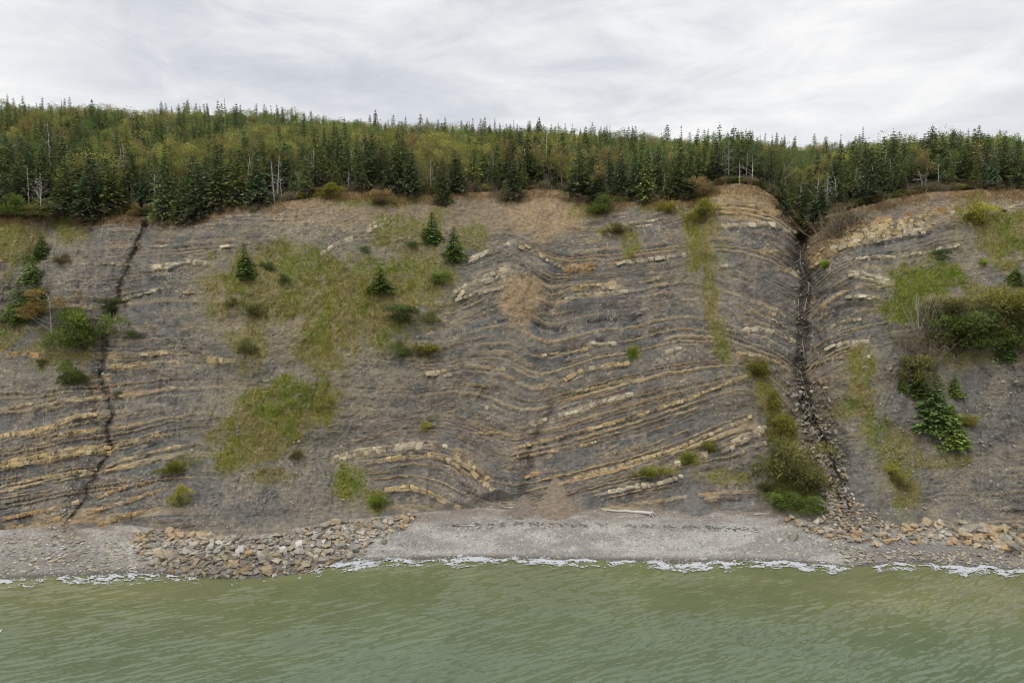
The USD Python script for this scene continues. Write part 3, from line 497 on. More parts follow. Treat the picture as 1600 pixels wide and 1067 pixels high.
M_FOAM = usdkit.material(stage, '/World/Looks/foam', {'p': ('principled_bsdf', {'base_color': (0.44, 0.45, 0.46), 'roughness': 0.6}), 'geo': ('geometry', {}), 'n': ('noise_texture', {'scale': 7.0, 'detail': 4.0}), 'b': ('bump', {'strength': 0.7, 'distance': 0.1})},
    [('geo.position', 'n.vector'), ('n.fac', 'b.height'), ('b.normal', 'p.normal')], surface='p.BSDF')
fm = put('/World/surf_foam', np.stack([Xo, Yo, Zo], -1).reshape(-1, 3)[used], remap[fw], M_FOAM, None, True)
tag(fm, 'thin broken line of white surf along the waterline', 'surf', kind='stuff')

# ------------------------------------------------------------------ stones
def hull_rock(seed, ax=(1, .75, .5), n=16, blocky=0.6):
    r = np.random.default_rng(seed)
    p = r.normal(size=(n, 3)); p /= np.abs(p).max(1, keepdims=True) ** blocky * np.linalg.norm(p, axis=1, keepdims=True) ** (1 - blocky)
    p *= (0.8 + 0.2 * r.random((n, 1))); p *= np.array(ax) * 0.5
    h = trimesh.Trimesh(p).convex_hull
    return np.array(h.vertices), np.array(h.faces)
ROCKS = [hull_rock(500 + k, (1, .55 + .4 * (k % 4) / 3, .3 + .3 * (k % 3) / 2), 15, 0.75) for k in range(24)]
BLOCKS = []
for k in range(16):
    r = np.random.default_rng(700 + k)
    c = np.array([[x, y, z] for x in (-.5, .5) for y in (-.5, .5) for z in (-.5, .5)])
    pts = np.vstack([c * (1 - 0.30 * r.random((8, 3))), c * np.array([.8, 1, .9]) * (1 - .22 * r.random((8, 3))), c * np.array([1, 1, .8]) * (1 - .1 * r.random((8, 3)))])
    h = trimesh.Trimesh(pts).convex_hull; BLOCKS.append((np.array(h.vertices), np.array(h.faces)))
def flat(v, f, c=None):
    """Unwelded copy for hard facets."""
    vv = v[f.ravel()]; ff = np.arange(len(vv)).reshape(-1, 3)
    return vv, ff
def rot_xyz(a, b, c):
    return trimesh.transformations.euler_matrix(a, b, c)[:3, :3]
class Heap:
    def __init__(s): s.v, s.f, s.c, s.n = [], [], [], 0
    def add(s, v, f, c):
        s.v.append(v); s.f.append(f + s.n); s.c.append(np.broadcast_to(c, (len(v), 3))); s.n += len(v)
    def arrays(s): return np.vstack(s.v), np.vstack(s.f), np.vstack(s.c)
STONE_C = [A(176, 168, 152), A(160, 152, 138), A(180, 166, 140), A(188, 168, 134), A(148, 142, 130), A(204, 196, 182), A(166, 158, 138)]
def rnd_col(r, warm=0.15):
    if r.random() < warm: c = [A(182, 156, 122), A(180, 160, 128), A(176, 150, 116)][r.integers(3)]
    else: c = STONE_C[r.integers(len(STONE_C))]; c = c * .85 + c.mean() * .15
    return c * r.uniform(0.72, 1.08)
def stone_label(x, y, w, cc, place):
    c = cc / cc.mean(); tone = 'orange' if c[0] > 1.45 else 'tan' if c[0] > 1.22 else 'pale' if cc.mean() > .30 else 'dark grey' if cc.mean() < .17 else 'grey'
    size = 'large' if w > 17 else 'medium' if w > 13.5 else 'small'
    if place in ('left', 'named') and x < 700:
        h = 'at the top edge' if y < np.interp(x, [200, 500, 660], [846, 836, 818]) else 'at the waterline' if y > np.interp(x, [230, 440, 560], [882, 884, 862]) else 'in the middle'
        e = 'left end' if x < 290 else 'left third' if x < 370 else 'centre' if x < 450 else 'right third' if x < 530 else 'right tip'
        return f'{size} {tone} boulder {h} of the left rock pile, {e}'
    if place == 'flag': return f'{size} flat {tone} stone on the shingle at the far left'
    e = 'by the stream fan' if x < 1350 else 'below the right spruce clump' if x < 1480 else 'at the frame edge'
    return f'{size} {tone} boulder in the right rock pile {e}'
import shapely
from shapely.geometry import Polygon
def in_poly(poly, n, r):
    p = Polygon(poly); x0, y0, x1, y1 = p.bounds; out = []
    while len(out) < n:
        q = r.random((4 * n, 2)) * [x1 - x0, y1 - y0] + [x0, y0]
        out += list(q[shapely.contains_xy(p, q[:, 0], q[:, 1])])
    return np.array(out[:n])
def ground_at(x, y):
    """The beach or the cliff, whichever the photograph shows at that pixel."""
    a = y > np.interp(x, *np.array(FOOT, float).T)
    return np.where(a[:, None], on_beach(x, y), on_cliff(x, y))

# blocks of the sandstone beds: parts of the cliff
rb = np.random.default_rng(21)
cand = []
for n, (pl, th, c, st) in enumerate(KEY):
    if th < 4 or c in 'bd': continue
    p = np.array(pl, float); courses = max(1, int(round(th / 7.0)))
    if th > 24: courses = 5
    ch = th / courses
    for k in range(courses):
        x = p[0, 0] + rb.uniform(0, 4)
        while x < p[-1, 0]:
            w = float(np.clip(rb.lognormal(math.log(ch * 0.95 + 1.2), 0.45), 2.6, 16))
            if rb.random() < 0.68 * st and n2(np.array([x / 11.0]), np.array([3.7 * n]), 8)[0] > 0.26:
                xm = x + w / 2
                cand.append((xm, float(np.interp(xm, p[:, 0], p[:, 1])) + (k - (courses - 1) / 2) * ch + rb.normal(0, 0.35), w, ch * rb.uniform(.75, 1.1), c, float((np.interp(xm + 5, p[:, 0], p[:, 1]) - np.interp(xm - 5, p[:, 0], p[:, 1])) / 10)))
            x += w + rb.uniform(0.1, 1.2)
cand.sort(key=lambda q: -q[2] * q[3])
cx_ = np.array([q[0] for q in cand]); cy_ = np.array([q[1] for q in cand])
pos, p1, p0 = on_cliff(cx_, cy_), on_cliff(cx_ + 6, cy_ + 6 * np.array([q[5] for q in cand])), on_cliff(cx_ - 6, cy_ - 6 * np.array([q[5] for q in cand]))
rest = Heap()
for i, (x, y, w, h, c, sl) in enumerate(cand):
    zc = zc_of(pos[i, 1], pos[i, 2]); t = p1[i] - p0[i]; t[1] *= 0.6
    t /= np.linalg.norm(t) + 1e-9
    if abs(t[1]) > 0.75: t = np.array([1.0, 0, 0])
    nn = np.cross(t, [0, 0, 1.0]); nn /= np.linalg.norm(nn); up = np.cross(nn, t)                      # nn: -y, outward
    nn = -nn if nn[1] > 0 else nn
    up = up if up[2] > 0 else -up
    R = np.stack([t, nn, up], 1) @ rot_xyz(rb.normal(0, .12), rb.normal(0, .10), rb.normal(0, .12))
    v, f = BLOCKS[rb.integers(len(BLOCKS))]
    depth = rb.uniform(0.9, 1.5)
    v = v * np.array([w * zc / F, depth, h * zc / F]) @ R.T + pos[i] + np.array([0, depth * 0.5 - rb.uniform(0.02, 0.30), 0.0])
    cc = CK[c] * rb.uniform(0.55, 1.05)
    if rb.random() < 0.25: cc = (cc + BROWN) / 2
    if rb.random() < 0.12: cc = (cc + PALE) / 2
    v, f = flat(v, f)
    if i < 290: obj('sandstone_block', v, f, M_STONE, '/World/cliff', np.broadcast_to(cc, v.shape))
    else: rest.add(v, f, cc)
v, f, c = rest.arrays()
tag(put('/World/cliff/bedding_blocks', v, f, M_STONE, c), kind='stuff')

# boulders and rubble on the beach
LEFT = [(205, 850), (215, 833), (262, 829), (330, 840), (420, 838), (470, 828), (520, 817), (600, 812), (655, 806), (650, 822), (600, 848), (560, 868), (515, 884), (470, 897), (400, 905), (300, 905), (240, 893), (212, 875)]
LCORE = [(240, 855), (300, 840), (420, 840), (520, 825), (590, 820), (600, 838), (540, 868), (500, 886), (440, 900), (300, 902), (245, 885)]
LFLAG = [(0, 840), (110, 838), (215, 850), (235, 890), (150, 893), (0, 900)]
RIGHT = [(1232, 806), (1250, 832), (1340, 852), (1420, 850), (1500, 852), (1600, 868), (1600, 830), (1540, 822), (1480, 815), (1400, 822), (1330, 832), (1285, 815)]
RLOW = [(1270, 840), (1340, 858), (1600, 868), (1600, 884), (1500, 880), (1400, 876), (1330, 884), (1290, 862)]
RFAN = [(1262, 690), (1285, 700), (1320, 770), (1365, 800), (1400, 822), (1330, 835), (1300, 815), (1290, 760)]
rr = np.random.default_rng(33)
stones = []                                                        # x, y, width in px, warm, place
def sow(poly, n, lo, hi, warm, place, flatness=1.0, p=2.2):
    for q in in_poly(poly, n, rr): stones.append((q[0], q[1], lo + (hi - lo) * rr.random() ** p, warm, place, flatness))
sow(LCORE, 620, 6, 21, 0.08, 'left', .8, 2.0); sow(LEFT, 700, 4, 14, 0.12, 'left'); sow([(205, 850), (215, 832), (265, 829), (330, 838), (345, 848), (250, 850)], 45, 8, 20, 0.9, 'left')
sow([(520, 817), (600, 808), (660, 804), (640, 818), (540, 835)], 130, 4, 12, 0.6, 'left')
sow(LFLAG, 700, 3, 10, 0.0, 'flag', 0.4, 2.8); sow(RIGHT, 360, 5, 17, 0.3, 'right', 1.0, 2.0); sow([(1480, 822), (1600, 834), (1600, 866), (1500, 850)], 50, 10, 26, 0.55, 'right', 1.0, 1.5)
sow(RLOW, 330, 3, 11, 0.05, 'right', 0.6); sow(RFAN, 420, 3, 9, 0.3, 'fan'); sow([(60, 800), (105, 790), (120, 830), (85, 842)], 60, 3, 7, 0.3, 'fan')
for (x, y, w, warm) in [(526, 818, 17, 0), (506, 824, 16, .0), (264, 832, 15, 1), (282, 836, 13, 1), (296, 838, 15, 1), (317, 840, 22, 1), (283, 840, 12, 1), (1230, 815, 15, 1), (1291, 833, 20, .6), (1276, 831, 13, .8), (1253, 820, 14, 0), (1368, 830, 20, .2), (1518, 831, 28, .5), (1588, 824, 15, 1), (1572, 827, 16, .9), (1468, 820, 20, 0), (1500, 818, 13, .8), (1241, 843, 17, 0), (1219, 846, 9, 0), (1370, 854, 20, .2), (84, 838, 10, 1), (1292, 773, 12, 0), (391, 852, 12, 0), (421, 857, 14, 0), (241, 880, 20, 0)]:
    stones.append((x, y, w, warm, 'named', 1.0))
stones.sort(key=lambda q: (-(q[4] == 'named'), -q[2]))
sp = ground_at(np.array([q[0] for q in stones]), np.array([q[1] for q in stones]))
NAMED = {(526, 818): 'large pale grey squared boulder at the top edge of the left rock pile', (317, 840): 'large orange slab lying along the upper left edge of the rock pile', (506, 824): 'pale flat boulder just left of the squared grey boulder', (1518, 831): 'big rounded tan boulder in the right rock pile below the grey slope', (1588, 824): 'orange boulder at the far right end of the right rock pile', (1572, 827): 'ochre boulder beside the orange one at the far right end', (1291, 833): 'large tan block at the left end of the right rock pile', (1230, 815): 'single orange boulder on shingle left of the right rock pile', (1241, 843): 'flat grey slab alone on the shingle below the orange boulder', (1468, 820): 'white flat boulder at the foot of the right slope', (84, 838): 'small orange boulder on the shingle at the far left', (241, 880): 'broad pale slab at the left end of the left rock pile', (1292, 773): 'pale upright block beside the stream channel above the right beach', (264, 832): 'leftmost orange block at the top left corner of the rock pile'}
rest = Heap()
for i, (x, y, w, warm, place, fl) in enumerate(stones):
    zc = zc_of(sp[i, 1], sp[i, 2]); s = w * zc / F * 0.98 * rr.uniform(.75, 1.25)
    v, f = ROCKS[rr.integers(len(ROCKS))]
    v = v * s * np.array([1, 1, 1.1 * fl]) @ (rot_xyz(rr.normal(0, .28) * fl, rr.normal(0, .28) * fl, rr.uniform(0, 6.28))).T
    lift = s * rr.uniform(0.08, 0.3) * fl
    v = v + sp[i] + [0, 0, lift]
    v, f = flat(v, f); cc = rnd_col(rr, warm)
    if place == 'left' and y > 868 and warm < .5: cc = cc * np.array([.74, .73, .69])      # wet at the water's edge
    if i < 298:
        b = obj('boulder', v, f, M_STONE, '/World', np.broadcast_to(cc, v.shape))
        if (x, y) in NAMED: tag(b, NAMED[(x, y)], 'boulder')
        else: lb = stone_label(x, y, w, cc, place); tag(b, lb, 'boulder', lb)
    else: rest.add(v, f, cc)
v, f, c = rest.arrays()
tag(put('/World/rubble', v, f, M_STONE, c), 'smaller broken stones between and around the boulders of the beach', 'rubble', kind='stuff')

# pebbles on the shingle and loose stones on the slopes
heap = Heap()
oct_v = np.array([[1, 0, 0], [0, 1, 0], [-1, 0, 0], [0, -1, 0], [0, 0, 1.0]]); oct_f = np.array([[0, 1, 4], [1, 2, 4], [2, 3, 4], [3, 0, 4]])
q = rr.random((9000, 2)); bxx = -60 + 1720 * q[:, 0]; yw_ = np.interp(bxx, *np.array(WATER, float).T); yf_ = np.interp(bxx, *np.array(FOOT, float).T)
byy = yf_ + (yw_ - yf_) * q[:, 1] ** 0.9
bp = on_beach(bxx, byy) + np.c_[rr.normal(0, .1, (9000, 2)), np.zeros(9000)]
for i in range(9000):
    s = 0.07 + 0.20 * rr.random() ** 3
    a = rr.uniform(0, 6.28); ca, sa = math.cos(a), math.sin(a)
    vv = oct_v * [s, s * rr.uniform(.5, 1), s * rr.uniform(.3, .7)]; vv = np.stack([vv[:, 0] * ca - vv[:, 1] * sa, vv[:, 0] * sa + vv[:, 1] * ca, vv[:, 2]], 1) + bp[i]
    heap.add(*flat(vv, oct_f), rnd_col(rr, .07) * rr.uniform(.8, 1.12))
v, f, c = heap.arrays()
tag(put('/World/shingle_pebbles', v, f, M_STONE, c), 'loose grey pebbles and cobbles of the shingle beach', 'pebbles', kind='stuff')
heap = Heap()
SL = [([(300, 640), (520, 640), (560, 800), (300, 830)], 420, 1.5, 6), ([(520, 570), (690, 560), (690, 690), (520, 700)], 130, 1.5, 5), ([(1340, 560), (1600, 540), (1600, 830), (1400, 815)], 700, 1.5, 7), ([(330, 330), (680, 320), (700, 560), (380, 640)], 330, 1.5, 5), ([(760, 560), (1180, 540), (1190, 780), (860, 790)], 300, 1.2, 4), ([(190, 340), (340, 340), (360, 560), (180, 700)], 160, 1.5, 4), ([(1225, 600), (1290, 600), (1345, 830), (1290, 830)], 1100, 2.5, 11), ([(1240, 380), (1268, 380), (1275, 600), (1232, 600)], 330, 2, 7), ([(85, 835), (150, 720), (178, 560), (150, 560), (130, 720), (75, 835)], 260, 2, 6), ([(150, 560), (178, 560), (240, 345), (212, 345)], 200, 1.5, 5), ([(0, 340), (180, 340), (150, 560), (0, 560)], 130, 1.5, 5), ([(1540, 560), (1600, 560), (1600, 600), (1550, 600)], 30, 3, 8)]
for poly, n, lo, hi in SL:
    qq = in_poly(poly, n, rr); pp = on_cliff(qq[:, 0], qq[:, 1])
    gullyz = poly[0][0] in (1225, 1240, 85, 150)  # gully polygons, where half the stones get one fixed tone
    for i in range(n):
        w = lo + (hi - lo) * rr.random() ** 3; s = w * zc_of(pp[i, 1], pp[i, 2]) / F
        v, f = ROCKS[rr.integers(len(ROCKS))]
        v = v * s @ rot_xyz(0.6 + rr.normal(0, .4), rr.normal(0, .5), rr.uniform(0, 6.28)).T + pp[i] + [0, -0.15 * s, 0.18 * s]
        heap.add(*flat(v, f), rnd_col(rr, .15) * (0.78 if gullyz and rr.random() < .5 else rr.uniform(.62, 1.0)))
v, f, c = heap.arrays()
tag(put('/World/slope_stones', v, f, M_STONE, c), 'loose stones strewn over the cliff slopes and gullies', 'stones', kind='stuff')
# stranded seaweed
heap = Heap()
for k in range(750):
    x = rr.uniform(690, 1190); y = np.interp(x, [690, 830, 950, 1100, 1190], [822, 819, 821, 824, 828]) + rr.normal(0, 1.8)
    if n2(np.array([x / 9]), np.array([4.0]), 12)[0] < 0.30: continue
    pt = on_beach([x], [y])[0]; v, f = ROCKS[rr.integers(len(ROCKS))]
    s = rr.uniform(.10, .36); heap.add(*flat(v * [s * 1.3, s * .6, .10] @ rot_xyz(0, 0, rr.uniform(-.5, .5)).T + pt + [0, 0, .04], f), A(74, 68, 58) * rr.uniform(.6, 1.4))
v, f, c = heap.arrays()
tag(put('/World/seaweed_line', v, f, M_STONE, c), 'dark line of stranded seaweed along the upper beach', 'seaweed', kind='stuff')

# heaps of fallen scree leaning on the foot of the cliff
def scree(apex, left, right, foot, colr, label, seed):
    r = np.random.default_rng(seed)
    a = on_cliff([apex[0]], [apex[1]])[0] + [0, -0.5, 0.15]
    cxp = (left + right) / 2
    rim = []
    for k in range(15):
        t = k / 14; x = left + (right - left) * t; y = foot + 6 - 7 * (2 * t - 1) ** 2
        pt = ground_at(np.array([x]), np.array([y]))[0]; rim.append(pt + [0, 0, -.12])
    rim = np.array(rim); n = 15; rings = [a[None].repeat(n, 0) + np.c_[np.linspace(-.25, .25, n), -0.25 * np.ones(n), np.zeros(n)]]
    for j in range(1, 13):
        t = j / 12; ring = a + (rim - a) * t
        ring[:, 1] -= 1.7 * np.sin(math.pi * np.linspace(0, 1, n)) * t * (1 - t * .6)
        ring[:, 2] += r.normal(0, .04, n); ring[:, 1] += r.normal(0, .06, n); rings.append(ring)
    # a skirt buried in the slope behind closes the heap
    V = np.vstack(rings); Fc = grid_faces(len(rings), n)[:, ::-1]
    back = np.vstack([rr_[[0, -1]] + [0, 1.6, 0] for rr_ in rings]); nb0 = len(V); V = np.vstack([V, back]); ex = []
    for j in range(len(rings) - 1):
        ex += [[j * n, nb0 + 2 * j, (j + 1) * n], [nb0 + 2 * j, nb0 + 2 * j + 2, (j + 1) * n], [j * n + n - 1, (j + 1) * n + n - 1, nb0 + 2 * j + 1], [nb0 + 2 * j + 1, (j + 1) * n + n - 1, nb0 + 2 * j + 3]]
    return tag(obj('scree_heap', V, np.vstack([Fc, ex]), M_CLIFF, '/World', np.broadcast_to(colr, V.shape), True), label, 'scree heap')
scree((868, 740), 832, 908, 802, A(142, 128, 111), 'tall brown cone of fallen scree behind the driftwood log', 1)
scree((822, 772), 786, 840, 801, A(133, 122, 109), 'low brown scree heap left of the tall cone', 2)
scree((1085, 752), 1052, 1122, 797, A(120, 116, 110), 'grey fan of shale scree right of the driftwood trunk', 3)

# ------------------------------------------------------------------ plants
def tube(points, radii, sides=5):
    p = np.asarray(points, float); t = np.gradient(p, axis=0); t /= np.linalg.norm(t, axis=1, keepdims=True) + 1e-9
    a = np.cross(t, np.where(np.abs(t[:, 2:]) < .9, [0, 0, 1.0], [1.0, 0, 0])); a /= np.linalg.norm(a, axis=1, keepdims=True) + 1e-9; b = np.cross(t, a)
    g_ = np.arange(sides) * 2 * math.pi / sides
    v = p[:, None] + np.asarray(radii)[:, None, None] * (np.cos(g_)[None, :, None] * a[:, None] + np.sin(g_)[None, :, None] * b[:, None])
    i, j = np.meshgrid(np.arange(len(p) - 1), np.arange(sides), indexing='ij')
    q0, q1 = i * sides + j, i * sides + (j + 1) % sides
    f = np.vstack([np.stack([q0, q1, q1 + sides], -1).reshape(-1, 3), np.stack([q0, q1 + sides, q0 + sides], -1).reshape(-1, 3)])
    return v.reshape(-1, 3), f
def tris(cent, outw, size, r, colr, droop=0.0, cvar=0.3):
    """Leaf-sized triangles at the given places."""
    n = len(cent); d = outw + r.normal(0, .35, (n, 3)); d[:, 2] -= droop; d /= np.linalg.norm(d, axis=1, keepdims=True) + 1e-9
    s_ = np.cross(d, r.normal(0, 1, (n, 3)) * [.5, .5, 1.6]); s_ /= np.linalg.norm(s_, axis=1, keepdims=True) + 1e-9
    L = size * r.uniform(.6, 1.3, (n, 1)); W = L * r.uniform(.35, .7, (n, 1))
    v = np.stack([cent - s_ * W * .5, cent + s_ * W * .5, cent + d * L], 1).reshape(-1, 3)
    c = np.repeat(np.asarray(colr) * (1 + cvar * r.normal(0, .6, (n, 1)).clip(-1, 1.4)), 3, 0)
    return v, np.arange(3 * n).reshape(-1, 3), c.clip(0.005, 1)
def spruce(seed, H, R, bare, col_, dens=1.0, dead=0.12):
    """Trunk and crown of a conifer, H metres tall."""
    r = np.random.default_rng(seed)
    k = np.linspace(0, 1, 7); lean = r.normal(0, .12, 2)
    tv, tf = tube(np.c_[lean[0] * k ** 2 * H * .2, lean[1] * k ** 2 * H * .2, k * H * .98 - .4], 0.02 * H * (1 - k) * .55 + .02, 6)
    cents, outs, cols, sizes = [], [], [], []
    z = bare * H
    ragged = 0.75 + 0.5 * r.random(12)
    while z < H * .985:
        rel = (z / H - bare) / (1 - bare)
        rad = R * (1 - rel) ** .8 * (0.55 + 0.45 * min(1, rel * 6 + .2))
        nb_ = max(3, int(round(7 * dens * (1 - .4 * rel))))
        a0 = r.uniform(0, 6.28)
        for b in range(nb_):
            a = a0 + b * 6.283 / nb_ + r.normal(0, .25); L = rad * r.uniform(.6, 1.15) * ragged[int(a / 6.2832 * 12) % 12]
            if r.random() < .08: continue
            m = int(5 + 15 * L / max(R, .1) * dens); t = np.sort(r.random(m)) ** .7
            up_ = 0.15 if rel > .7 else -0.12
            pts = np.c_[np.cos(a) * L * t, np.sin(a) * L * t, z + L * (up_ * t - 0.42 * t ** 2 + .12 * t ** 3) + r.normal(0, .018 * R, m)]
            side = r.normal(0, .22 * L + .05, m) * (1 - .6 * t); pts[:, 0] -= np.sin(a) * side; pts[:, 1] += np.cos(a) * side
            cents.append(pts); outs.append(np.tile([math.cos(a), math.sin(a), -.15], (m, 1)))
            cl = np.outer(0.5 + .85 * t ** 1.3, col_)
            if rel < .25 and r.random() < dead * 4: cl = np.outer(0.8 + .4 * t, A(108, 100, 90) * .8)
            cols.append(cl * r.uniform(.75, 1.25)); sizes.append(np.full((m, 1), .12 + .17 * R * (1 - .55 * rel)))
        z += H * .047 * r.uniform(.7, 1.3)
    top = np.c_[r.normal(0, .03, (10, 2)), np.linspace(H * .93, H * 1.0, 10)]; cents.append(top); outs.append(r.normal(0, .6, (10, 3)) + [0, 0, 1]); cols.append(np.tile(np.asarray(col_) * 1.1, (10, 1))); sizes.append(np.full((10, 1), .2))
    ce = np.vstack(cents); ce[:, :2] += (lean * .2)[None] * (ce[:, 2:] / H) ** 2 * H
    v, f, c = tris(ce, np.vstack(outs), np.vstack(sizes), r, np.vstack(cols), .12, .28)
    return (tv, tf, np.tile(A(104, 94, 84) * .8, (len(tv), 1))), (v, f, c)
def limbs(r, H, n, spread, thick, up=.6, z0=.3, sub=2):
    """Trunk with forking limbs: meshes and limb ends."""
    hp = Heap(); k = np.linspace(0, 1, 6); bend = r.normal(0, .06, 2) * H
    path = np.c_[bend[0] * k ** 1.6, bend[1] * k ** 1.6, k * H * .92 - .3]
    hp.add(*tube(path, thick * (1 - .82 * k), 6), 0); ends = [path[-1]]
    for i in range(n):
        t = z0 + (1 - z0) * (i + r.random()) / n * .95; p0_ = np.array([np.interp(t, k, path[:, j]) for j in range(3)])
        a = r.uniform(0, 6.28); L = spread * r.uniform(.55, 1.1) * (1.15 - .6 * t); d = np.array([math.cos(a), math.sin(a), up + r.normal(0, .2)])
        q = np.linspace(0, 1, 4)[:, None]; br = p0_ + d * L * q + np.array([0, 0, .25 * L]) * q ** 2 + r.normal(0, .05 * L, (4, 3)) * q
        hp.add(*tube(br, thick * .42 * (1 - .8 * q[:, 0]) * (1.1 - .5 * t), 4), 0); ends.append(br[-1]); ends.append(br[2])
        for s_ in range(sub):
            d2 = d + r.normal(0, .6, 3); b2 = br[2] + d2 * L * .45 * q; hp.add(*tube(b2, thick * .18 * (1 - .7 * q[:, 0]), 3), 0); ends.append(b2[-1])
    v, f, _ = hp.arrays(); return v, f, np.array(ends)
def broadleaf(seed, H, R, col_, bark, leaf=.27, n=1500, z0=.35, thin=1.0):
    r = np.random.default_rng(seed); v, f, ends = limbs(r, H, 9, R, .012 * H + .03, .55, z0)
    blobs_ = ends[r.integers(len(ends), size=22)] + r.normal(0, .16 * R, (22, 3)); br_ = R * r.uniform(.22, .46, 22); tone_ = r.uniform(.7, 1.25, 22)
    kx = r.integers(22, size=int(n * thin)); d = r.normal(0, 1, (len(kx), 3)); d /= np.linalg.norm(d, axis=1, keepdims=True)
    ce = blobs_[kx] + d * br_[kx][:, None] * r.random((len(kx), 1)) ** .4 * [1.1, 1.1, .8]
    lv, lf, lc = tris(ce, d + [0, 0, .2], leaf, r, np.asarray(col_) * tone_[kx][:, None], .1, .3)
    return (v, f, np.tile(bark, (len(v), 1))), (lv, lf, lc)
def snag(seed, H, tone_, n=26, R=1.3):
    """A dead conifer: bare trunk with stubs of branches."""
    r = np.random.default_rng(seed); hp = Heap(); k = np.linspace(0, 1, 6); lean = r.normal(0, .09, 2) * H
    path = np.c_[lean[0] * k, lean[1] * k, k * H - .4]; hp.add(*tube(path, (.013 * H + .045) * (1 - .75 * k), 6), tone_); tv = hp.arrays(); br = Heap()
    for i in range(n):
        t = r.uniform(.25, .97); p0_ = np.array([np.interp(t, k, path[:, j]) for j in range(3)]); a = r.uniform(0, 6.28); L = R * (1.1 - t) ** .7 * r.uniform(.4, 1.2)
        q = np.linspace(0, 1, 3)[:, None]; b = p0_ + np.array([math.cos(a), math.sin(a), -.1]) * L * q + np.array([0, 0, -.18 * L]) * q ** 2
        br.add(*tube(b, .045 * (1 - .6 * q[:, 0]) + .012, 3), tone_ * r.uniform(.8, 1.1))
        for s_ in range(3):
            b2 = b[1] + (b[2] - b[1]) * r.random() + (r.normal(0, .35, 3) * L) * q; br.add(*tube(b2, .026 * (1 - .5 * q[:, 0]), 3), tone_ * r.uniform(.8, 1.1))
    return tv, br.arrays()
def bush(seed, H, W, col_, leaf=.2, n=500, twig=None, conifer=False):
    r = np.random.default_rng(seed); hp = Heap()
    for i in range(9):
        a = r.uniform(0, 6.28); q = np.linspace(0, 1, 4)[:, None]; L = r.uniform(.6, 1)
        hp.add(*tube(np.array([math.cos(a) * W * .4, math.sin(a) * W * .4, H * .85]) * L * q * [[1, 1, 1]] + r.normal(0, .05, (4, 3)) * q - [0, 0, .15], .035 * (1 - .7 * q[:, 0]) + .008, 3), 0)
    v, f, _ = hp.arrays()
    m = 13; bl = np.c_[r.normal(0, .24 * W, (m, 2)), H * r.uniform(.08, .72, m)]; rad = np.c_[W * r.uniform(.18, .34, m), H * r.uniform(.22, .36, m)]
    kx = r.integers(m, size=n); d = r.normal(0, 1, (n, 3)); d /= np.linalg.norm(d, axis=1, keepdims=True); d[:, 2] = np.abs(d[:, 2]) * .9 - .25
    ce = bl[kx] + d * np.c_[rad[kx, 0], rad[kx, 0], rad[kx, 1]] * 1.15 * r.random((n, 1)) ** .35; ce[:, 2] = np.maximum(ce[:, 2], .02)
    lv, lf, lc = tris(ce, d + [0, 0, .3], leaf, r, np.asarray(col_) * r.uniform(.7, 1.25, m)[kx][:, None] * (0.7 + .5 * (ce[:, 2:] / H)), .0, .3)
    return (v, f, np.tile(A(112, 100, 88) * .8 if twig is None else twig, (len(v), 1))), (lv, lf, lc)
def twigs(seed, H, W, col_, n=70, haze=160, hazecol=None):
    """A leafless shrub: many thin upright stems and a few leaves."""
    r = np.random.default_rng(seed); hp = Heap(); ends = []
    for i in range(n):
        b0_ = r.normal(0, .18 * W, 2); q = np.linspace(0, 1, 4)[:, None]; h = H * r.uniform(.5, 1.05); d = np.r_[b0_ * 1.2 + r.normal(0, .14 * W, 2), h]
        st_ = np.r_[b0_, -.1] + d * q + r.normal(0, .05 * W, (4, 3)) * q; hp.add(*tube(st_, (.028 + .012 * r.random()) * (1 - .7 * q[:, 0]), 3), np.asarray(col_) * r.uniform(.75, 1.2)); ends += [st_[2], st_[3]]
        b2 = st_[2] + r.normal(0, .14, 3) * [W, W, H * .6] * q; hp.add(*tube(b2, .014 * (1 - .5 * q[:, 0]), 3), np.asarray(col_))
    ends = np.array(ends); ce = ends[r.integers(len(ends), size=haze)] * [1, 1, 1] * r.uniform(.45, 1, (haze, 1)) + r.normal(0, .1 * W, (haze, 3))
    lv, lf, lc = tris(ce, r.normal(0, 1, (haze, 3)), .16, r, np.asarray(hazecol if hazecol is not None else col_), 0, .3)
    return hp.arrays(), (lv, lf, lc)

CLS = {}
def cls(name, bits, mats, names=('trunk', 'crown')):
    p = stage.CreateClassPrim('/World/' + name); UsdGeom.Xform(p); p.SetTypeName('Xform')
    for (v, f, c), m, nm in zip(bits, mats, names): put(f'/World/{name}/{nm}', v, f, m, c)
    CLS[name] = '/World/' + name
G1, G2, G3, G4 = A(108, 120, 74, 1.0), A(124, 136, 78, 1.0), A(98, 116, 78, 1.0), A(138, 146, 82, 1.0)
for i, (H, R, bare, c) in enumerate([(10, 2.4, .05, G1), (10, 2.0, .24, G2), (10, 2.7, .02, G3), (10, 1.6, .30, G1), (10, 2.2, .10, G4), (10, 1.15, .25, G3), (10, 1.8, .35, G2), (10, 3.1, .03, G1)]):
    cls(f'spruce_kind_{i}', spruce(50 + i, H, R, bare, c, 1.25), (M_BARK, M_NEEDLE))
BIRCH, GREYB = A(196, 190, 178) * .85, A(140, 130, 118) * .85
LC = [A(138, 152, 74, 1.0), A(112, 138, 68, 1.0), A(154, 152, 82, 1.0), A(102, 130, 66, 1.0), A(158, 138, 84, 1.0), A(124, 136, 82, 1.0), A(166, 164, 82, 1.0), A(102, 122, 74, 1.0)]
for i, c in enumerate(LC): cls(f'broadleaf_kind_{i}', broadleaf(80 + i, 9, 2.5 + .6 * (i % 3), c, BIRCH if i % 2 else GREYB, .3, 1500, .35 + .05 * (i % 3), .75 + .25 * (i % 2)), (M_BARK, M_LEAF))
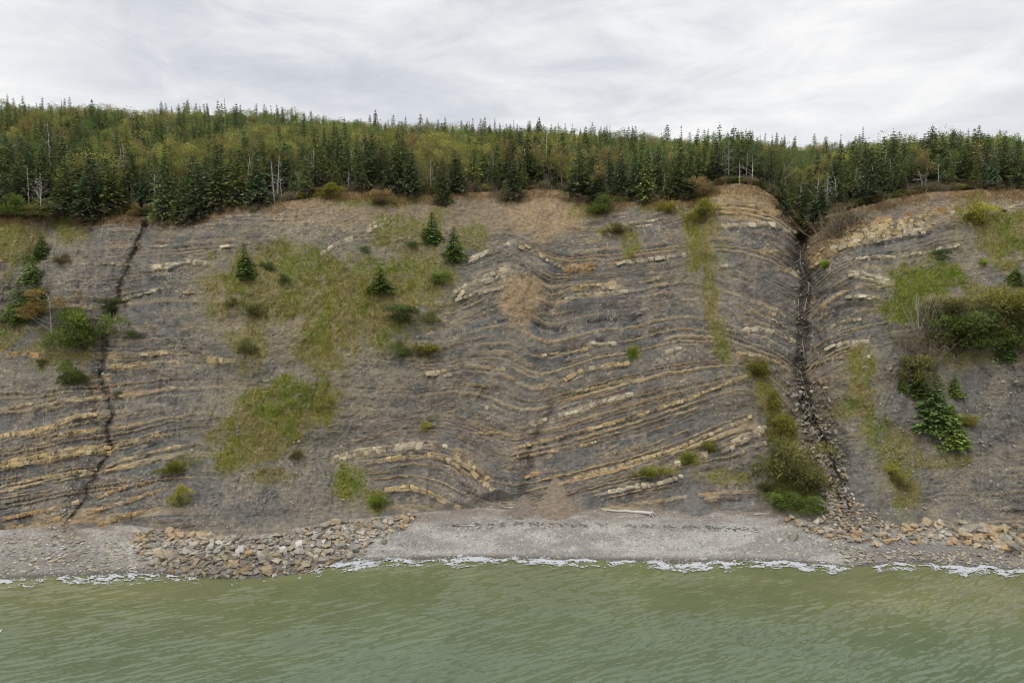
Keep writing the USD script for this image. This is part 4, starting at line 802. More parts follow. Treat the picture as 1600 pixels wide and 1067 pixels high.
for i, (R, c) in enumerate([(2.1, A(126, 150, 76, 1.0)), (2.5, A(118, 142, 78, 1.0)), (2.9, A(132, 152, 74, 1.0)), (2.0, A(142, 160, 84, 1.0))]): cls(f'slope_spruce_kind_{i}', spruce(70 + i, 10, R, .0, c, 1.7, 0), (M_BARK, M_NEEDLE))
cls('rust_birch_kind', broadleaf(99, 9, 2.9, A(156, 132, 78, 1.0), BIRCH, .26, 3600, .15), (M_BARK, M_LEAF))
for i in range(5): cls(f'snag_kind_{i}', snag(110 + i, 8 + i % 2, A(186, 180, 172) * (.95 - .1 * (i % 3)), 14 + 8 * (i % 3), .9 + .35 * (i % 3)), (M_WOOD, M_WOOD), ('trunk', 'branches'))
for i in range(3): cls(f'bare_birch_kind_{i}', (lambda vv: ((vv[0], vv[1], np.tile(A(206, 200, 190) * .9, (len(vv[0]), 1))),))(limbs(np.random.default_rng(130 + i), 7.5, 9, 1.9, .10, .75, .3, 3)), (M_WOOD,), ('trunk',))
for i in range(3): cls(f'grey_spruce_kind_{i}', spruce(140 + i, 8, 1.3, .08, A(146, 142, 132) * .85, .55), (M_WOOD, M_LEAF))
BC = {'green': A(116, 132, 62, 1.0), 'dark': A(104, 118, 68, 1.0), 'yellow': A(158, 154, 70, 1.0), 'olive': A(132, 130, 76, 1.0), 'brown': A(150, 128, 86, 1.0), 'bright': A(140, 158, 58, 1.0), 'grass': A(132, 134, 54, 1.0)}
for kx_, c in BC.items():
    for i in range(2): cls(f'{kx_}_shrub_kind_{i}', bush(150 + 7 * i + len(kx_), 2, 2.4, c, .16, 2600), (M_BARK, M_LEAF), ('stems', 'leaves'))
for i in range(3): cls(f'twig_shrub_kind_{i}', twigs(180 + i, 2.4, 2.4, A(150, 134, 118) * .85, 60, 900, A(132, 124, 92) * .9), (M_WOOD, M_LEAF), ('stems', 'leaves'))
for i in range(2): cls(f'birch_stems_kind_{i}', twigs(190 + i, 4.5, 2.6, A(196, 190, 176) * .85, 22, 500, A(140, 126, 84)), (M_WOOD, M_LEAF), ('stems', 'leaves'))

def place(name, kind, loc, rz, s, label, cat, group=None, tilt=0.0):
    s = np.broadcast_to(np.asarray(s, float), 3)
    x = UsdGeom.Xform.Define(stage, '/World/' + numbered(name)); x.AddTranslateOp().Set(Gf.Vec3d(*map(float, loc)))
    if tilt: x.AddRotateYOp().Set(float(tilt))
    x.AddRotateZOp().Set(float(rz)); x.AddScaleOp().Set(Gf.Vec3f(*map(float, s)))
    p = x.GetPrim(); p.GetReferences().AddInternalReference(CLS[kind]); p.SetInstanceable(True)
    return tag(p, label, cat, group)
def scatter_stuff(name, kinds, locs, rz, sc_, idx, label, cat):
    pi = UsdGeom.PointInstancer.Define(stage, '/World/' + name); used_ = []
    for k in kinds:
        q = UsdGeom.Xform.Define(stage, f'/World/{name}/{k}'); q.GetPrim().GetReferences().AddInternalReference(CLS[k]); used_.append(q.GetPath())
    pi.CreatePrototypesRel().SetTargets(used_)
    pi.CreatePositionsAttr(Vt.Vec3fArray.FromNumpy(np.asarray(locs, np.float32)))
    pi.CreateScalesAttr(Vt.Vec3fArray.FromNumpy(np.asarray(sc_, np.float32)))
    pi.CreateOrientationsAttr(Vt.QuathArray([Gf.Quath(math.cos(a / 2), 0, 0, math.sin(a / 2)) for a in rz]))
    pi.CreateProtoIndicesAttr(Vt.IntArray([int(i) for i in idx]))
    tag(pi, label, cat, kind='stuff')

# the forest
rt = np.random.default_rng(77)
trees = []
d = 0.6
while d < 150:
    zc = 140 + d; step = (3.1 + .003 * d) * F / zc
    for x in np.arange(-420, 2020, step):
        px, dd = x + rt.uniform(-.45, .45) * step, d + rt.uniform(-1, 1.0)
        dd = max(dd, 0.3)
        if dd > np.interp(px, PXC, BACK) + 22: continue
        trees.append((px, dd))
    d += 2.5 + .014 * d
kindn = lambda x, y, s: float(fb(np.array([x / 75.0]), np.array([y / 18.0]), 3, s)[0])
plan = []
for px, dd in trees:
    hw = kindn(px, dd, 500) + 0.0026 * min(dd, 60) - (0.08 if dd < 5 else 0) + (0.05 if px > 1330 else 0); q = rt.random()
    loc = on_floor(px, dd); zc = zc_of(loc[1], loc[2])
    hfac = (0.80 + 0.4 * kindn(px * 3, dd * 2, 530)) * np.interp(dd, [0, 4, 20, 60, 120], [.78, 1.0, 1.0, .85, .72]) * np.interp(px, [0, 200, 700, 1000, 1600], [1.06, 1.06, .98, 1.0, .92])
    gul = math.exp(-((px - 1258) / 30) ** 2) * math.exp(-dd / 9)
    if dd < 1.6 and rt.random() < .45: continue
    if q < 0.06 + .12 * (dd < 22): plan.append(('dead', px, dd, loc, zc, rt.uniform(.7, 1.15) * hfac))
    elif hw + rt.normal(0, .11) > 0.585: plan.append(('broad', px, dd, loc, zc, rt.uniform(.72, 1.12) * hfac))
    else: plan.append(('spruce', px, dd, loc, zc, (rt.uniform(.62, 1.2) if dd < 60 else rt.uniform(.5, 1.35) ** 1.15) * hfac * (1 - .3 * gul)))
plan.sort(key=lambda t: t[4])
far = {'spruce': [], 'broad': []}; num = {'spruce': 0, 'broad': 0, 'dead': 0}
ZONE = [(130, 'at the far left'), (340, 'above the narrow left gully'), (560, 'above the upper grassy slope'), (780, 'above the two slope spruces'), (960, 'above the brown scree hollow'), (1110, 'left of the bare rock knob'), (1230, 'behind the bare rock knob'), (1360, 'in the stream notch'), (1480, 'above the yellow rock band'), (9999, 'at the far right')]
def zone(px): return next(z for lim, z in ZONE if px < lim)
for kd, px, dd, loc, zc, s in plan:
    seen = -30 < px < 1630
    rz = rt.uniform(0, 360)
    row = 'in the front row' if dd < 6 else 'behind the front row' if dd < 20 else 'deep in the forest'
    if kd == 'dead':
        if not seen or num['dead'] >= 290: continue
        num['dead'] += 1; t = rt.random()
        k = f'snag_kind_{rt.integers(5)}' if t < .5 else f'grey_spruce_kind_{rt.integers(3)}' if t < .72 else f'bare_birch_kind_{rt.integers(3)}'
        what = ('tall ' if s > .95 else 'short ') + {'s': 'bleached dead trunk with stubs', 'g': 'grey dying spruce', 'b': 'bare white birch'}[k[0]]
        place('dead_tree', k, loc, rz, s * 1.0, f'{what} {row} {zone(px)}', 'tree', f'{what} {row} {zone(px)}', rt.normal(0, 3))
    elif kd == 'spruce':
        k = int(rt.choice(8, p=[.17, .17, .12, .13, .15, .1, .1, .06])) if dd > 7 else int(rt.choice(8, p=[.2, .1, .2, .06, .18, .06, .1, .1]))
        sw = s * rt.uniform(.92, 1.3)
        if seen and num['spruce'] < 298:
            num['spruce'] += 1
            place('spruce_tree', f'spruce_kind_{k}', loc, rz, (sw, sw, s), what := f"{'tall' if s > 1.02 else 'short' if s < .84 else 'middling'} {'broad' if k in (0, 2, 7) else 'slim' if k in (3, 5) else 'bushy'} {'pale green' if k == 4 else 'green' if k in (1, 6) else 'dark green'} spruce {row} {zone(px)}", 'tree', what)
        else: far['spruce'].append((k, loc, math.radians(rz), (sw * .72, sw * .72, s)))
    else:
        k = int(rt.integers(8)); 
        if kindn(px + 500, dd, 510) > .52: k = [0, 2, 4, 6][int(rt.integers(4))]
        hue = {0: 'yellow green', 1: 'green', 2: 'yellowing', 3: 'green', 4: 'rust tinged', 5: 'olive', 6: 'yellow', 7: 'dull green'}[k]
        if seen and num['broad'] < 298:
            num['broad'] += 1
            place('broadleaf_tree', f'broadleaf_kind_{k}', loc, rz, s * .95, what := f"{'tall' if s > .95 else 'low'} {hue} broadleaf tree {row} {zone(px)}", 'tree', what)
        else: far['broad'].append((k, loc, math.radians(rz), (s, s, s * .9)))
for key, nm, kn, lb in (('spruce', 'distant_spruces', 'spruce_kind_', 'far spruces of the forest up to the skyline'), ('broad', 'distant_broadleaf_trees', 'broadleaf_kind_', 'far yellow and green broadleaf trees of the hillside forest')):
    L = far[key]; scatter_stuff(nm, [kn + str(i) for i in range(8)], [t[1] for t in L], [t[2] for t in L], [t[3] for t in L], [t[0] for t in L], lb, 'forest')
print('trees', len(plan), num, {k: len(v_) for k, v_ in far.items()})

# single plants on the cliff face: kind, pixel of the foot, height and width in pixels
SINGLE = [
 ('spruce_tree', 'slope_spruce_kind_0', 382, 431, 52, 36, 'lone dark spruce on the left grassy slope below the forest'),
 ('spruce_tree', 'slope_spruce_kind_1', 675, 378, 48, 36, 'upper of two neighbouring spruces high on the slope'),
 ('spruce_tree', 'slope_spruce_kind_2', 708, 404, 52, 38, 'lower of two neighbouring spruces high on the slope'),
 ('spruce_tree', 'slope_spruce_kind_2', 593, 455, 38, 42, 'bushy dark conifer amid the grass in the middle of the slope'),
 ('spruce_tree', 'slope_spruce_kind_0', 1588, 443, 34, 26, 'small spruce alone on grass at the right edge of the frame'),
 ('spruce_tree', 'slope_spruce_kind_1', 1462, 668, 86, 62, 'tallest spruce of the clump on the right slope'),
 ('spruce_tree', 'slope_spruce_kind_2', 1488, 696, 66, 54, 'lowest spruce of the clump on the right slope'),
 ('spruce_tree', 'slope_spruce_kind_0', 1437, 618, 48, 40, 'left upper spruce of the clump on the right slope'),
 ('spruce_tree', 'slope_spruce_kind_3', 1493, 618, 36, 24, 'small pale green spruce right of the clump on the right slope'),
 ('spruce_tree', 'slope_spruce_kind_0', 1410, 612, 28, 18, 'smallest spruce left of the clump on the right slope'),
 ('spruce_tree', 'slope_spruce_kind_1', 1574, 562, 36, 30, 'small spruce below the thicket at the right edge'),
 ('spruce_tree', 'slope_spruce_kind_1', 65, 402, 40, 30, 'small round fir on the far left slope under the brow'),
 ('spruce_tree', 'slope_spruce_kind_2', 30, 500, 62, 50, 'leftmost fir of the thicket on the far left slope'),
 ('spruce_tree', 'slope_spruce_kind_1', 58, 488, 60, 50, 'tall fir in the middle of the far left thicket'),
 ('spruce_tree', 'slope_spruce_kind_0', 50, 440, 40, 34, 'upper fir of the thicket on the far left slope'),
 ('birch_tree', 'rust_birch_kind', 80, 527, 74, 60, 'rust brown birch at the right side of the far left thicket'),
 ('shrub', 'green_shrub_kind_0', 134, 546, 58, 72, 'large green bush right of the rust brown birch'), ('shrub', 'green_shrub_kind_1', 118, 520, 42, 40, 'green bush just behind the rust brown birch'),
 ('shrub', 'dark_shrub_kind_0', 172, 486, 22, 34, 'dark bush overhanging the left gully halfway up'), ('shrub', 'dark_shrub_kind_1', 209, 529, 13, 24, 'small dark bush on bare shale right of the left gully'),
 ('shrub', 'green_shrub_kind_0', 112, 605, 40, 34, 'green bush below the far left thicket'), ('shrub', 'dark_shrub_kind_0', 65, 574, 14, 13, 'tiny dark bush below the far left firs'),
 ('shrub', 'dark_shrub_kind_1', 170, 500, 18, 18, 'little bush inside the left gully'), ('shrub', 'dark_shrub_kind_1', 182, 626, 14, 14, 'little dark bush at the bend of the left gully'),
 ('shrub', 'yellow_shrub_kind_0', 281, 792, 34, 27, 'bright olive bush near the foot of the left slope'), ('shrub', 'grass_shrub_kind_0', 276, 738, 20, 38, 'slanting yellow green bush above the olive bush'),
 ('shrub', 'dark_shrub_kind_0', 420, 424, 16, 18, 'small dark bush right of the lone left spruce'), ('shrub', 'dark_shrub_kind_1', 443, 446, 18, 15, 'small dark bush below right of the lone left spruce'), ('shrub', 'olive_shrub_kind_0', 360, 478, 15, 20, 'small olive bush on the left grass edge'), ('shrub', 'olive_shrub_kind_1', 398, 497, 26, 32, 'olive bush in the left grass patch'),
 ('shrub', 'dark_shrub_kind_0', 570, 395, 12, 14, 'tiny dark bush above the bushy conifer'), ('shrub', 'dark_shrub_kind_1', 646, 389, 12, 20, 'low dark bush left of the two spruces'), ('shrub', 'dark_shrub_kind_0', 625, 502, 28, 48, 'spreading dark juniper on the middle grass'), ('shrub', 'green_shrub_kind_1', 688, 446, 24, 32, 'green bush at the right end of the middle grass'), ('shrub', 'olive_shrub_kind_0', 668, 505, 20, 26, 'olive bush right of the spreading juniper'),
 ('shrub', 'green_shrub_kind_0', 627, 564, 30, 30, 'round green bush below the middle grass'), ('shrub', 'yellow_shrub_kind_1', 664, 560, 28, 42, 'yellow green bush right of the round green bush'), ('shrub', 'yellow_shrub_kind_0', 665, 676, 18, 18, 'small yellow bush on the lower rock face'), ('shrub', 'bright_shrub_kind_1', 588, 795, 26, 26, 'fresh green bush near the beach at the middle'),
 ('shrub', 'olive_shrub_kind_0', 388, 556, 26, 28, 'olive bush at the lower edge of the left grass'), ('shrub', 'olive_shrub_kind_1', 462, 720, 18, 20, 'olive bush on scree right of the large left grass patch'), ('shrub', 'brown_shrub_kind_0', 95, 412, 16, 22, 'brown bush on shale near the top left'),
 ('shrub', 'yellow_shrub_kind_0', 1098, 350, 38, 34, 'yellow green bush at the top of the grass chute'), ('shrub', 'brown_shrub_kind_0', 1102, 310, 34, 34, 'brown bush at the left edge of the bare rock knob'), ('shrub', 'green_shrub_kind_0', 940, 336, 30, 40, 'green bush below the brow right of the brown scree'), ('shrub', 'yellow_shrub_kind_1', 1045, 335, 24, 24, 'small yellow bush under the forest edge'), ('shrub', 'olive_shrub_kind_0', 970, 365, 16, 34, 'low olive bush on the ledge under the green bush'), ('shrub', 'bright_shrub_kind_0', 989, 560, 18, 16, 'small bright bush on the central rock face'), ('shrub', 'grass_shrub_kind_1', 1185, 590, 28, 36, 'bright green bush above the lower grass chute'),
 ('shrub', 'grass_shrub_kind_0', 1205, 640, 30, 24, 'yellow green bush in the middle of the lower grass chute'), ('shrub', 'yellow_shrub_kind_0', 1222, 695, 46, 46, 'yellow olive bush at the bottom of the lower grass chute'), ('shrub', 'olive_shrub_kind_0', 1232, 750, 66, 74, 'large olive thicket left of the stream channel'), ('shrub', 'olive_shrub_kind_1', 1264, 772, 52, 56, 'dark olive bush at the channel side of the large thicket'), ('shrub', 'green_shrub_kind_1', 1225, 797, 30, 46, 'fresh green bush at the foot of the large thicket'), ('shrub', 'green_shrub_kind_0', 1265, 800, 26, 40, 'low green bush between thicket and right rock pile'),
 ('shrub', 'olive_shrub_kind_1', 1195, 770, 20, 26, 'low olive bush left of the large thicket'), ('shrub', 'grass_shrub_kind_0', 1020, 742, 12, 44, 'low mat of yellow green plants on a lower ledge'), ('shrub', 'grass_shrub_kind_1', 1110, 708, 20, 24, 'green tuft on the pale lower ledge'), ('shrub', 'grass_shrub_kind_1', 1072, 728, 22, 18, 'green tuft left of the pale lower ledge'),
 ('shrub', 'bright_shrub_kind_1', 1290, 421, 18, 14, 'tiny bright green bush right of the stream gully top'), ('shrub', 'bright_shrub_kind_0', 1537, 418, 14, 14, 'small lime green bush on the right slope'), ('shrub', 'dark_shrub_kind_0', 1472, 408, 20, 22, 'round dark bush above the bright grass on the right'), ('shrub', 'yellow_shrub_kind_0', 1530, 352, 34, 44, 'yellow green bush high on the right slope'),
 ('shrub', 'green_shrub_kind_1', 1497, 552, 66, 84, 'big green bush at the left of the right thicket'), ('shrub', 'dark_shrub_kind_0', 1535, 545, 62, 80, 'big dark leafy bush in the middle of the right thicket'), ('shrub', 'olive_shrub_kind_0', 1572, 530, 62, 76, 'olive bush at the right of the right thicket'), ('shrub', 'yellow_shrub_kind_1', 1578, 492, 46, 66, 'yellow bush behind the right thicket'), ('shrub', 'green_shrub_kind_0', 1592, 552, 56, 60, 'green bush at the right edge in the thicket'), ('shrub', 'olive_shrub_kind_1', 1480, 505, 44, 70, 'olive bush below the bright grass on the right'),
 ('shrub', 'twig_shrub_kind_0', 1442, 575, 50, 56, 'grey leafless shrub at the lower left of the right thicket'), ('shrub', 'twig_shrub_kind_1', 1462, 545, 50, 44, 'brown twiggy shrub behind the grey leafless one'), ('shrub', 'twig_shrub_kind_2', 1415, 545, 36, 40, 'small brown twiggy shrub at the scree edge'), ('shrub', 'olive_shrub_kind_1', 1430, 606, 56, 54, 'olive bush just above the spruce clump'),
 ('birch_clump', 'birch_stems_kind_0', 1440, 512, 56, 34, 'clump of white bare birch stems above the right thicket'), ('birch_clump', 'birch_stems_kind_1', 1543, 505, 46, 30, 'pair of white birch stems behind the right thicket'), ('birch_clump', 'birch_stems_kind_0', 1470, 500, 40, 30, 'thin grey birch stems right of the white clump'),
 ('shrub', 'twig_shrub_kind_0', 1305, 372, 44, 60, 'brown leafless shrub right of the stream notch'), ('shrub', 'twig_shrub_kind_1', 1328, 352, 32, 50, 'reddish leafless shrub at the brow right of the notch'), ('shrub', 'olive_shrub_kind_0', 1255, 372, 26, 26, 'bush overhanging the head of the stream gully'), ('shrub', 'yellow_shrub_kind_0', 1395, 750, 26, 24, 'yellow green bush on the scree right of the channel'), ('shrub', 'olive_shrub_kind_0', 1410, 765, 20, 28, 'olive bush low on the right scree'), ('shrub', 'yellow_shrub_kind_1', 1515, 668, 24, 28, 'yellow bush right of the spruce clump'),
 ('shrub', 'brown_shrub_kind_1', 595, 322, 28, 36, 'brown olive bush at the forest edge above the slope'), ('shrub', 'yellow_shrub_kind_0', 515, 312, 26, 34, 'yellow bush on the brow above the left grass'), ('shrub', 'brown_shrub_kind_0', 215, 340, 22, 20, 'brown bush at the head of the left gully'), ('shrub', 'olive_shrub_kind_1', 60, 345, 26, 60, 'olive brush along the far left brow'), ('shrub', 'green_shrub_kind_0', 25, 340, 34, 44, 'green brush at the far left edge of the brow'), ('shrub', 'twig_shrub_kind_2', 780, 312, 24, 30, 'dead brown shrub on the brow above the two spruces')]
q = np.array([(s[2], s[3]) for s in SINGLE], float); pp = on_cliff(q[:, 0], q[:, 1])
for (nm, k, x, y, h, w, lb), p in zip(SINGLE, pp):
    m = zc_of(p[1], p[2]) / F
    nat = {'slo': (10, {'0': 3.5, '1': 4.1, '2': 4.8, '3': 3.4}.get(k[-1], 3.4)), 'rus': (9, 6.0), 'twi': (2.5, 2.4), 'bir': (4.6, 2.6)}.get(k[:3], (1.75, 2.3))
    if k.startswith('brown_'): nat = (1.75, 2.3)
    cat = 'tree' if 'tree' in nm else 'shrub' if nm == 'shrub' else 'birch stems'
    place(nm, k, p + [0, .25, -.1], rt.uniform(0, 360), (w * m / nat[1], w * m / nat[1], h * m / nat[0]), lb, cat)

FRONT = [(104, 338, 92, 52, 0, 'broad spruce on the brow left of the narrow left gully'), (143, 344, 104, 60, 2, 'largest spruce overhanging the brow left of the narrow left gully'), (176, 336, 84, 46, 4, 'spruce just left of the narrow left gully head'), (258, 347, 108, 50, 0, 'tall spruce just right of the narrow left gully head'), (286, 346, 74, 48, 7, 'low broad spruce right of the narrow left gully head'), (312, 344, 92, 46, 2, 'spruce hanging lowest over the brow right of the left gully'), (342, 328, 104, 48, 0, 'tall spruce where the left brow begins to rise'), (372, 322, 98, 46, 4, 'pale green spruce on the rising left brow'), (404, 320, 92, 50, 2, 'dark spruce left of the pale leaning trunk'), (645, 306, 76, 30, 0, 'spruce on the brow right of the brown olive bush'), (692, 320, 78, 32, 0, 'spruce standing below the brow above the two slope spruces'), (803, 309, 62, 46, 7, 'bushy spruce on the brow left of the brown scree hollow'), (905, 303, 70, 56, 7, 'wide dark spruce on the brow right of the brown scree hollow'), (935, 318, 60, 40, 2, 'spruce below the brow beside the wide dark one'), (1010, 318, 84, 36, 4, 'spruce on the low brow left of the bare rock knob'), (1076, 312, 80, 34, 0, 'spruce just left of the bare rock knob'), (1222, 330, 70, 34, 2, 'spruce on the left lip of the stream notch'), (1282, 345, 60, 36, 2, 'spruce on the right lip of the stream notch')]
for (x, y, h, w, k, lb), p in zip(FRONT, on_cliff([f[0] for f in FRONT], [f[1] for f in FRONT])):
    m = zc_of(p[1], p[2]) / F; R2 = {0: 4.0, 2: 4.5, 4: 3.7, 7: 5.2}[k]
    place('spruce_tree', f'spruce_kind_{k}', p + [0, .4, -.3], rt.uniform(0, 360), (w * m / R2, w * m / R2, h * m / 10), lb, 'tree')
# single trees that stand out along the brow
def hero(nm, k, px, d, h, w, lb, tilt=0, nat=(8, 2.6)):
    loc = on_floor(px, d); m = zc_of(loc[1], loc[2]) / F
    place(nm, k, loc, 40.0, (w * m / nat[1], w * m / nat[1], h * m / nat[0]), lb, 'tree', None, tilt)
hero('dead_tree', 'grey_spruce_kind_0', 1540, 1.5, 48, 24, 'bleached dead spruce on the brow near the right edge')
hero('dead_tree', 'snag_kind_2', 1445, 1.5, 34, 26, 'low bleached dead spruce on the brow above the yellow band')
hero('dead_tree', 'bare_birch_kind_1', 1272, 2, 74, 36, 'tall white birch leaning over the stream notch', 9, (7.5, 3.4))
hero('dead_tree', 'bare_birch_kind_0', 1175, 2, 52, 44, 'white forked birch behind the bare rock knob', 4, (7.5, 3.4))
hero('dead_tree', 'bare_birch_kind_2', 1350, 1.5, 44, 34, 'thin pale birch leaning right of the stream notch', 14, (7.5, 3.4))
hero('dead_tree', 'snag_kind_4', 562, 1.0, 46, 14, 'pale leaning dead trunk on the brow above the left grass', 10)
hero('dead_tree', 'grey_spruce_kind_1', 426, 8, 60, 30, 'grey lichen covered spruce among green ones on the left')
hero('dead_tree', 'grey_spruce_kind_2', 548, 3, 48, 20, 'silver grey dead spruce in the front row above the left grass')
hero('dead_tree', 'snag_kind_0', 46, 2, 72, 10, 'slim grey dead trunk at the far left forest edge')
hero('dead_tree', 'snag_kind_1', 82, 10, 110, 12, 'tall pale dead trunk rising in the far left forest')
hero('spruce_tree', 'spruce_kind_3', 157, 62, 66, 24, 'tallest dark spruce breaking the skyline on the left', 0, (10, 2.5))
hero('spruce_tree', 'spruce_kind_3', 108, 66, 44, 24, 'broad dark spruce on the skyline at the far left', 0, (10, 2.5))
hero('spruce_tree', 'spruce_kind_0', 1061, 50, 52, 20, 'tall dark spruce breaking the skyline above the bare knob', 0, (10, 3.4))
hero('spruce_tree', 'spruce_kind_5', 1483, 48, 50, 16, 'thin spire of a spruce on the right skyline', 0, (10, 2.1))
hero('spruce_tree', 'spruce_kind_5', 1556, 48, 46, 14, 'slightly bent thin spruce on the skyline near the right edge', 3, (10, 2.1))

# ------------------------------------------------------------------ grass blades on the grassy patches and along the brow
rg = np.random.default_rng(91)
gm = (np.clip(grass + 0.35 * browm * sstep(.4, .6, fb(PX / 20, PY / 20, 3, 249)), 0, 1) * ((PX > -40) & (PX < 1640))).astype(float)
Pd = np.linalg.norm(P_cliff[1:, :] - P_cliff[:-1, :], axis=-1); gm[0] = 0; gm[1:] *= Pd
gi = rg.choice(gm.size, 100000, p=(gm / gm.sum()).ravel())
base = P_cliff.reshape(-1, 3)[gi] + rg.normal(0, .08, (len(gi), 3)) * [1, 0, .3]
gsel = (browm * (1 - np.clip(grass, 0, 1))).ravel()[gi][:, None] > .3
gc = np.where(gsel, A(150, 126, 88), gcol.reshape(-1, 3)[gi]) * rg.uniform(.8, 1.35, (len(gi), 1))
d = rg.normal(0, .45, (len(gi), 3)) + [0, -.25, .9]
L = (0.12 + .22 * rg.random((len(gi), 1))) * np.where(gsel, 2.2, 1) * np.where(rg.random((len(gi), 1)) < .15, 1.9, 1)
sd = np.cross(d, rg.normal(0, 1, (len(gi), 3))); sd /= np.linalg.norm(sd, axis=1, keepdims=True)
gv = np.stack([base - sd * .07, base + sd * .07, base + d * L], 1).reshape(-1, 3)
tag(put('/World/slope_grass', gv, np.arange(len(gv)).reshape(-1, 3), M_GRASS, np.repeat(gc, 3, 0)), 'yellow green grass growing in patches on the cliff slopes', 'grass', kind='stuff')
# undergrowth under the forest edge
nU = 700; ux = rg.uniform(-60, 1660, nU); ud = np.abs(rg.normal(0, 2.6, nU)) + .2
kinds = ['olive_shrub_kind_0', 'brown_shrub_kind_1', 'twig_shrub_kind_0', 'dark_shrub_kind_1', 'yellow_shrub_kind_0', 'twig_shrub_kind_2']
scatter_stuff('undergrowth', kinds, [on_floor(a, b) for a, b in zip(ux, ud)], rg.uniform(0, 6.28, nU), np.repeat(rg.uniform(.35, .9, (nU, 1)), 3, 1), rg.choice(6, nU, p=[.22, .18, .25, .15, .08, .12]), 'scrubby undergrowth along the forest edge on the brow', 'undergrowth')

# ------------------------------------------------------------------ stream and driftwood
heap = Heap()
wf = [(1249, 392, 1.0), (1249, 412, 1.2), (1256, 430, .6), (1263, 444, 1.2), (1260, 462, 1.4), (1257, 476, 1.8), (1254, 494, 1.4), (1253, 512, 1.2), (1252, 530, 1.3), (1255, 552, 1.6), (1253, 568, 1.6), (1248, 578, 1.2), (1254, 598, .9), (1257, 612, .8), (1262, 628, .6)]
wp = np.array(wf); yy = np.arange(392, 628, 1.5); xx = np.interp(yy, wp[:, 1], wp[:, 0]) + 2.2 * (fb(yy / 7, yy * 0, 2, 600) - .5); ww = np.interp(yy, wp[:, 1], wp[:, 2]) * (.35 + 1.0 * n2(yy / 8, yy * 0 + 2, 601))
cpts = on_cliff(xx, yy); cpts = gaussian_filter1d(cpts, 1.0, axis=0) + [0, -.35, .12]
for k in range(len(yy) - 1):
    m = zc_of(cpts[k, 1], cpts[k, 2]) / F
    if n2(np.array([yy[k] / 11]), np.array([7.0]), 602)[0] < .42: continue
    heap.add(*tube(cpts[k:k + 2] + [[0, 0, .0], [0, 0, -.05]], [ww[k] * m * .5, ww[k + 1] * m * .5], 6), A(188, 190, 192, 1.0))
v, f, c = heap.arrays()
tag(put('/World/stream', v, f, M_WOOD, c), 'thin white trickle of water falling down the right gully', 'stream', kind='stuff')
def branch(px, py, ang, L, r0, r):
    """A bleached trunk lying at a pixel of the beach or cliff, pointing at ang (degrees in plan)."""
    p = ground_at(np.array([px]), np.array([py]))[0]; k = np.linspace(0, 1, 7)[:, None]; a = math.radians(ang)
    path = p + np.array([math.cos(a), math.sin(a), 0]) * L * (k - .5) + r.normal(0, .02 * L, (7, 3)) * [1, 1, .3] + [0, 0, r0 * .8]
    return path, r0 * (1 - .65 * k[:, 0])
def driftwood(px, py, ang, L, r0, label, roots=0, nb_=3, seed=0):
    r = np.random.default_rng(seed); x = UsdGeom.Xform.Define(stage, '/World/' + numbered('driftwood_log')); par = str(x.GetPath())
    path, rad = branch(px, py, ang, L, r0, r); v, f = tube(path, rad, 8); tone_ = A(204, 198, 190) * .95
    obj('trunk', v, f, M_WOOD, par, np.tile(tone_, (len(v), 1)), True)
    for k in range(roots):
        d = r.normal(0, 1, 3) * [.5, .7, 1]; d[0] -= .3 * math.cos(math.radians(ang)); d /= np.linalg.norm(d); q_ = np.linspace(0, 1, 4)[:, None]
        v, f = tube(path[0] + d * q_ * r.uniform(.5, 1.1) + r.normal(0, .08, (4, 3)) * q_, r0 * .6 * (1 - .8 * q_[:, 0]), 5); obj('root', v, f, M_WOOD, par, np.tile(tone_ * r.uniform(.8, 1), (len(v), 1)), True)
    for k in range(nb_):
        t = r.integers(2, 6); d = np.array([math.cos(math.radians(ang)), math.sin(math.radians(ang)), .3]) + r.normal(0, .5, 3); d[2] = abs(d[2]) * .6; q_ = np.linspace(0, 1, 3)[:, None]
        v, f = tube(path[t] + d * q_ * r.uniform(.3, .9), r0 * .35 * (1 - .7 * q_[:, 0]), 4); obj('branch_stub', v, f, M_WOOD, par, np.tile(tone_ * .9, (len(v), 1)), True)
    return tag(x, label, 'driftwood')
driftwood(976, 801, 170, 7.4, .26, 'long bleached tree trunk with root plate lying on the upper beach', 9, 4, 3)
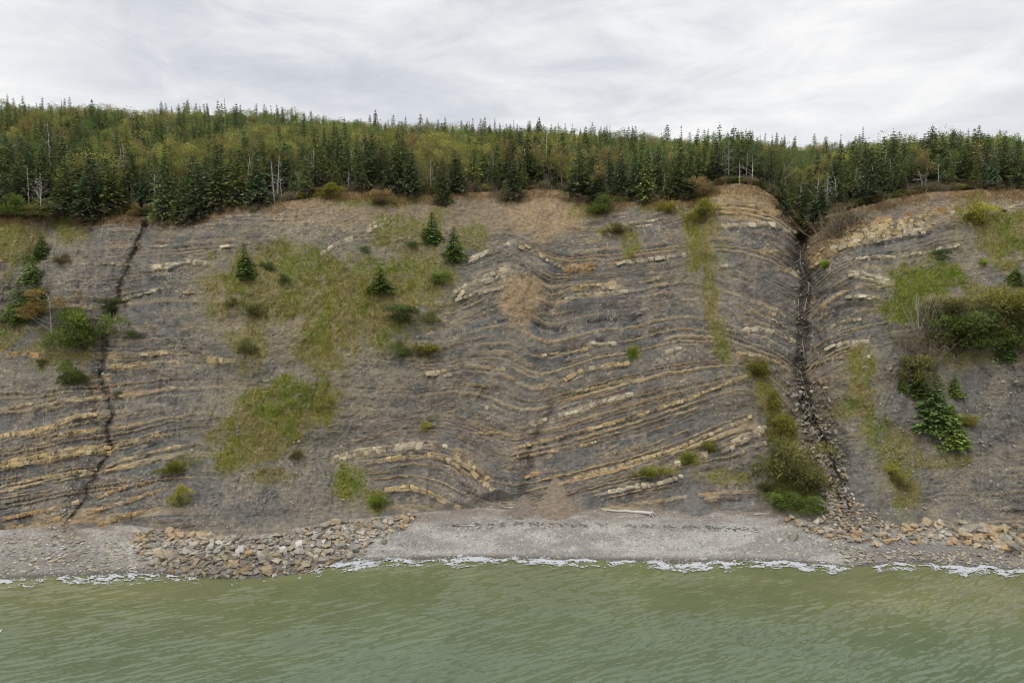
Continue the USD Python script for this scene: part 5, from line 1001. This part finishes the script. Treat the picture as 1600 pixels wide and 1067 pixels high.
driftwood(870, 797, 2, 4.2, .14, 'slim straight bleached log in front of the brown scree cone', 5, 1, 4)
driftwood(797, 794, 165, 2.0, .13, 'short bleached log left of the brown scree cone', 0, 1, 5)
driftwood(818, 794, 80, 0.8, .13, 'bleached root stump left of the slim log', 6, 0, 6)
driftwood(1097, 800, 5, 2.0, .09, 'small pale stick on the upper beach right of the long trunk', 0, 1, 7)
driftwood(1190, 804, 3, 2.4, .12, 'pale log on the upper beach below the grass chute', 0, 1, 8)
driftwood(732, 821, 176, 2.2, .10, 'thin pale pole on the shingle left of the scree heaps', 0, 0, 9)
driftwood(80, 824, 160, 2.2, .08, 'thin white branch at the top of the far left beach', 0, 2, 10)
rq = np.random.default_rng(15)
for i in range(16):
    y = rq.uniform(400, 690); x = float(gx(RG, y)) + rq.normal(0, 7); p = on_cliff([x], [y])[0]
    k = np.linspace(0, 1, 4)[:, None]; d = np.array([rq.normal(0, .7), -.3, rq.normal(0, .8)]); L = rq.uniform(.8, 2.4)
    v, f = tube(p + [0, -.4, .2] + d * (k - .5) * L + rq.normal(0, .08, (4, 3)), rq.uniform(.05, .09) * (1 - .6 * k[:, 0]), 5)
    tag(obj('dead_branch', v, f, M_WOOD, '/World', np.tile(A(190, 182, 172) * .9, (len(v), 1)), True), 'bleached dead branch wedged among the rocks of the stream gully', 'branch', 'dead branches in the stream gully')
for px, dd, lb, sd in ((98, .2, 'white uprooted stump on the far left brow', 1), (724, .3, 'small bleached root stump on the brow above the two spruces', 2)):
    r = np.random.default_rng(40 + sd); p = on_floor(px, dd); hp = Heap()
    for i in range(9):
        k = np.linspace(0, 1, 4)[:, None]; dv = r.normal(0, 1, 3); dv[2] = abs(dv[2]) * 1.2; hp.add(*tube(p + [0, -.5, .1] + dv * k * r.uniform(.5, 1.3) * .8 + r.normal(0, .1, (4, 3)) * k, .11 * (1 - .8 * k[:, 0]), 5), A(214, 210, 206) * .95)
    v, f, c = hp.arrays(); tag(obj('uprooted_stump', v, f, M_WOOD, '/World', c), lb, 'stump')
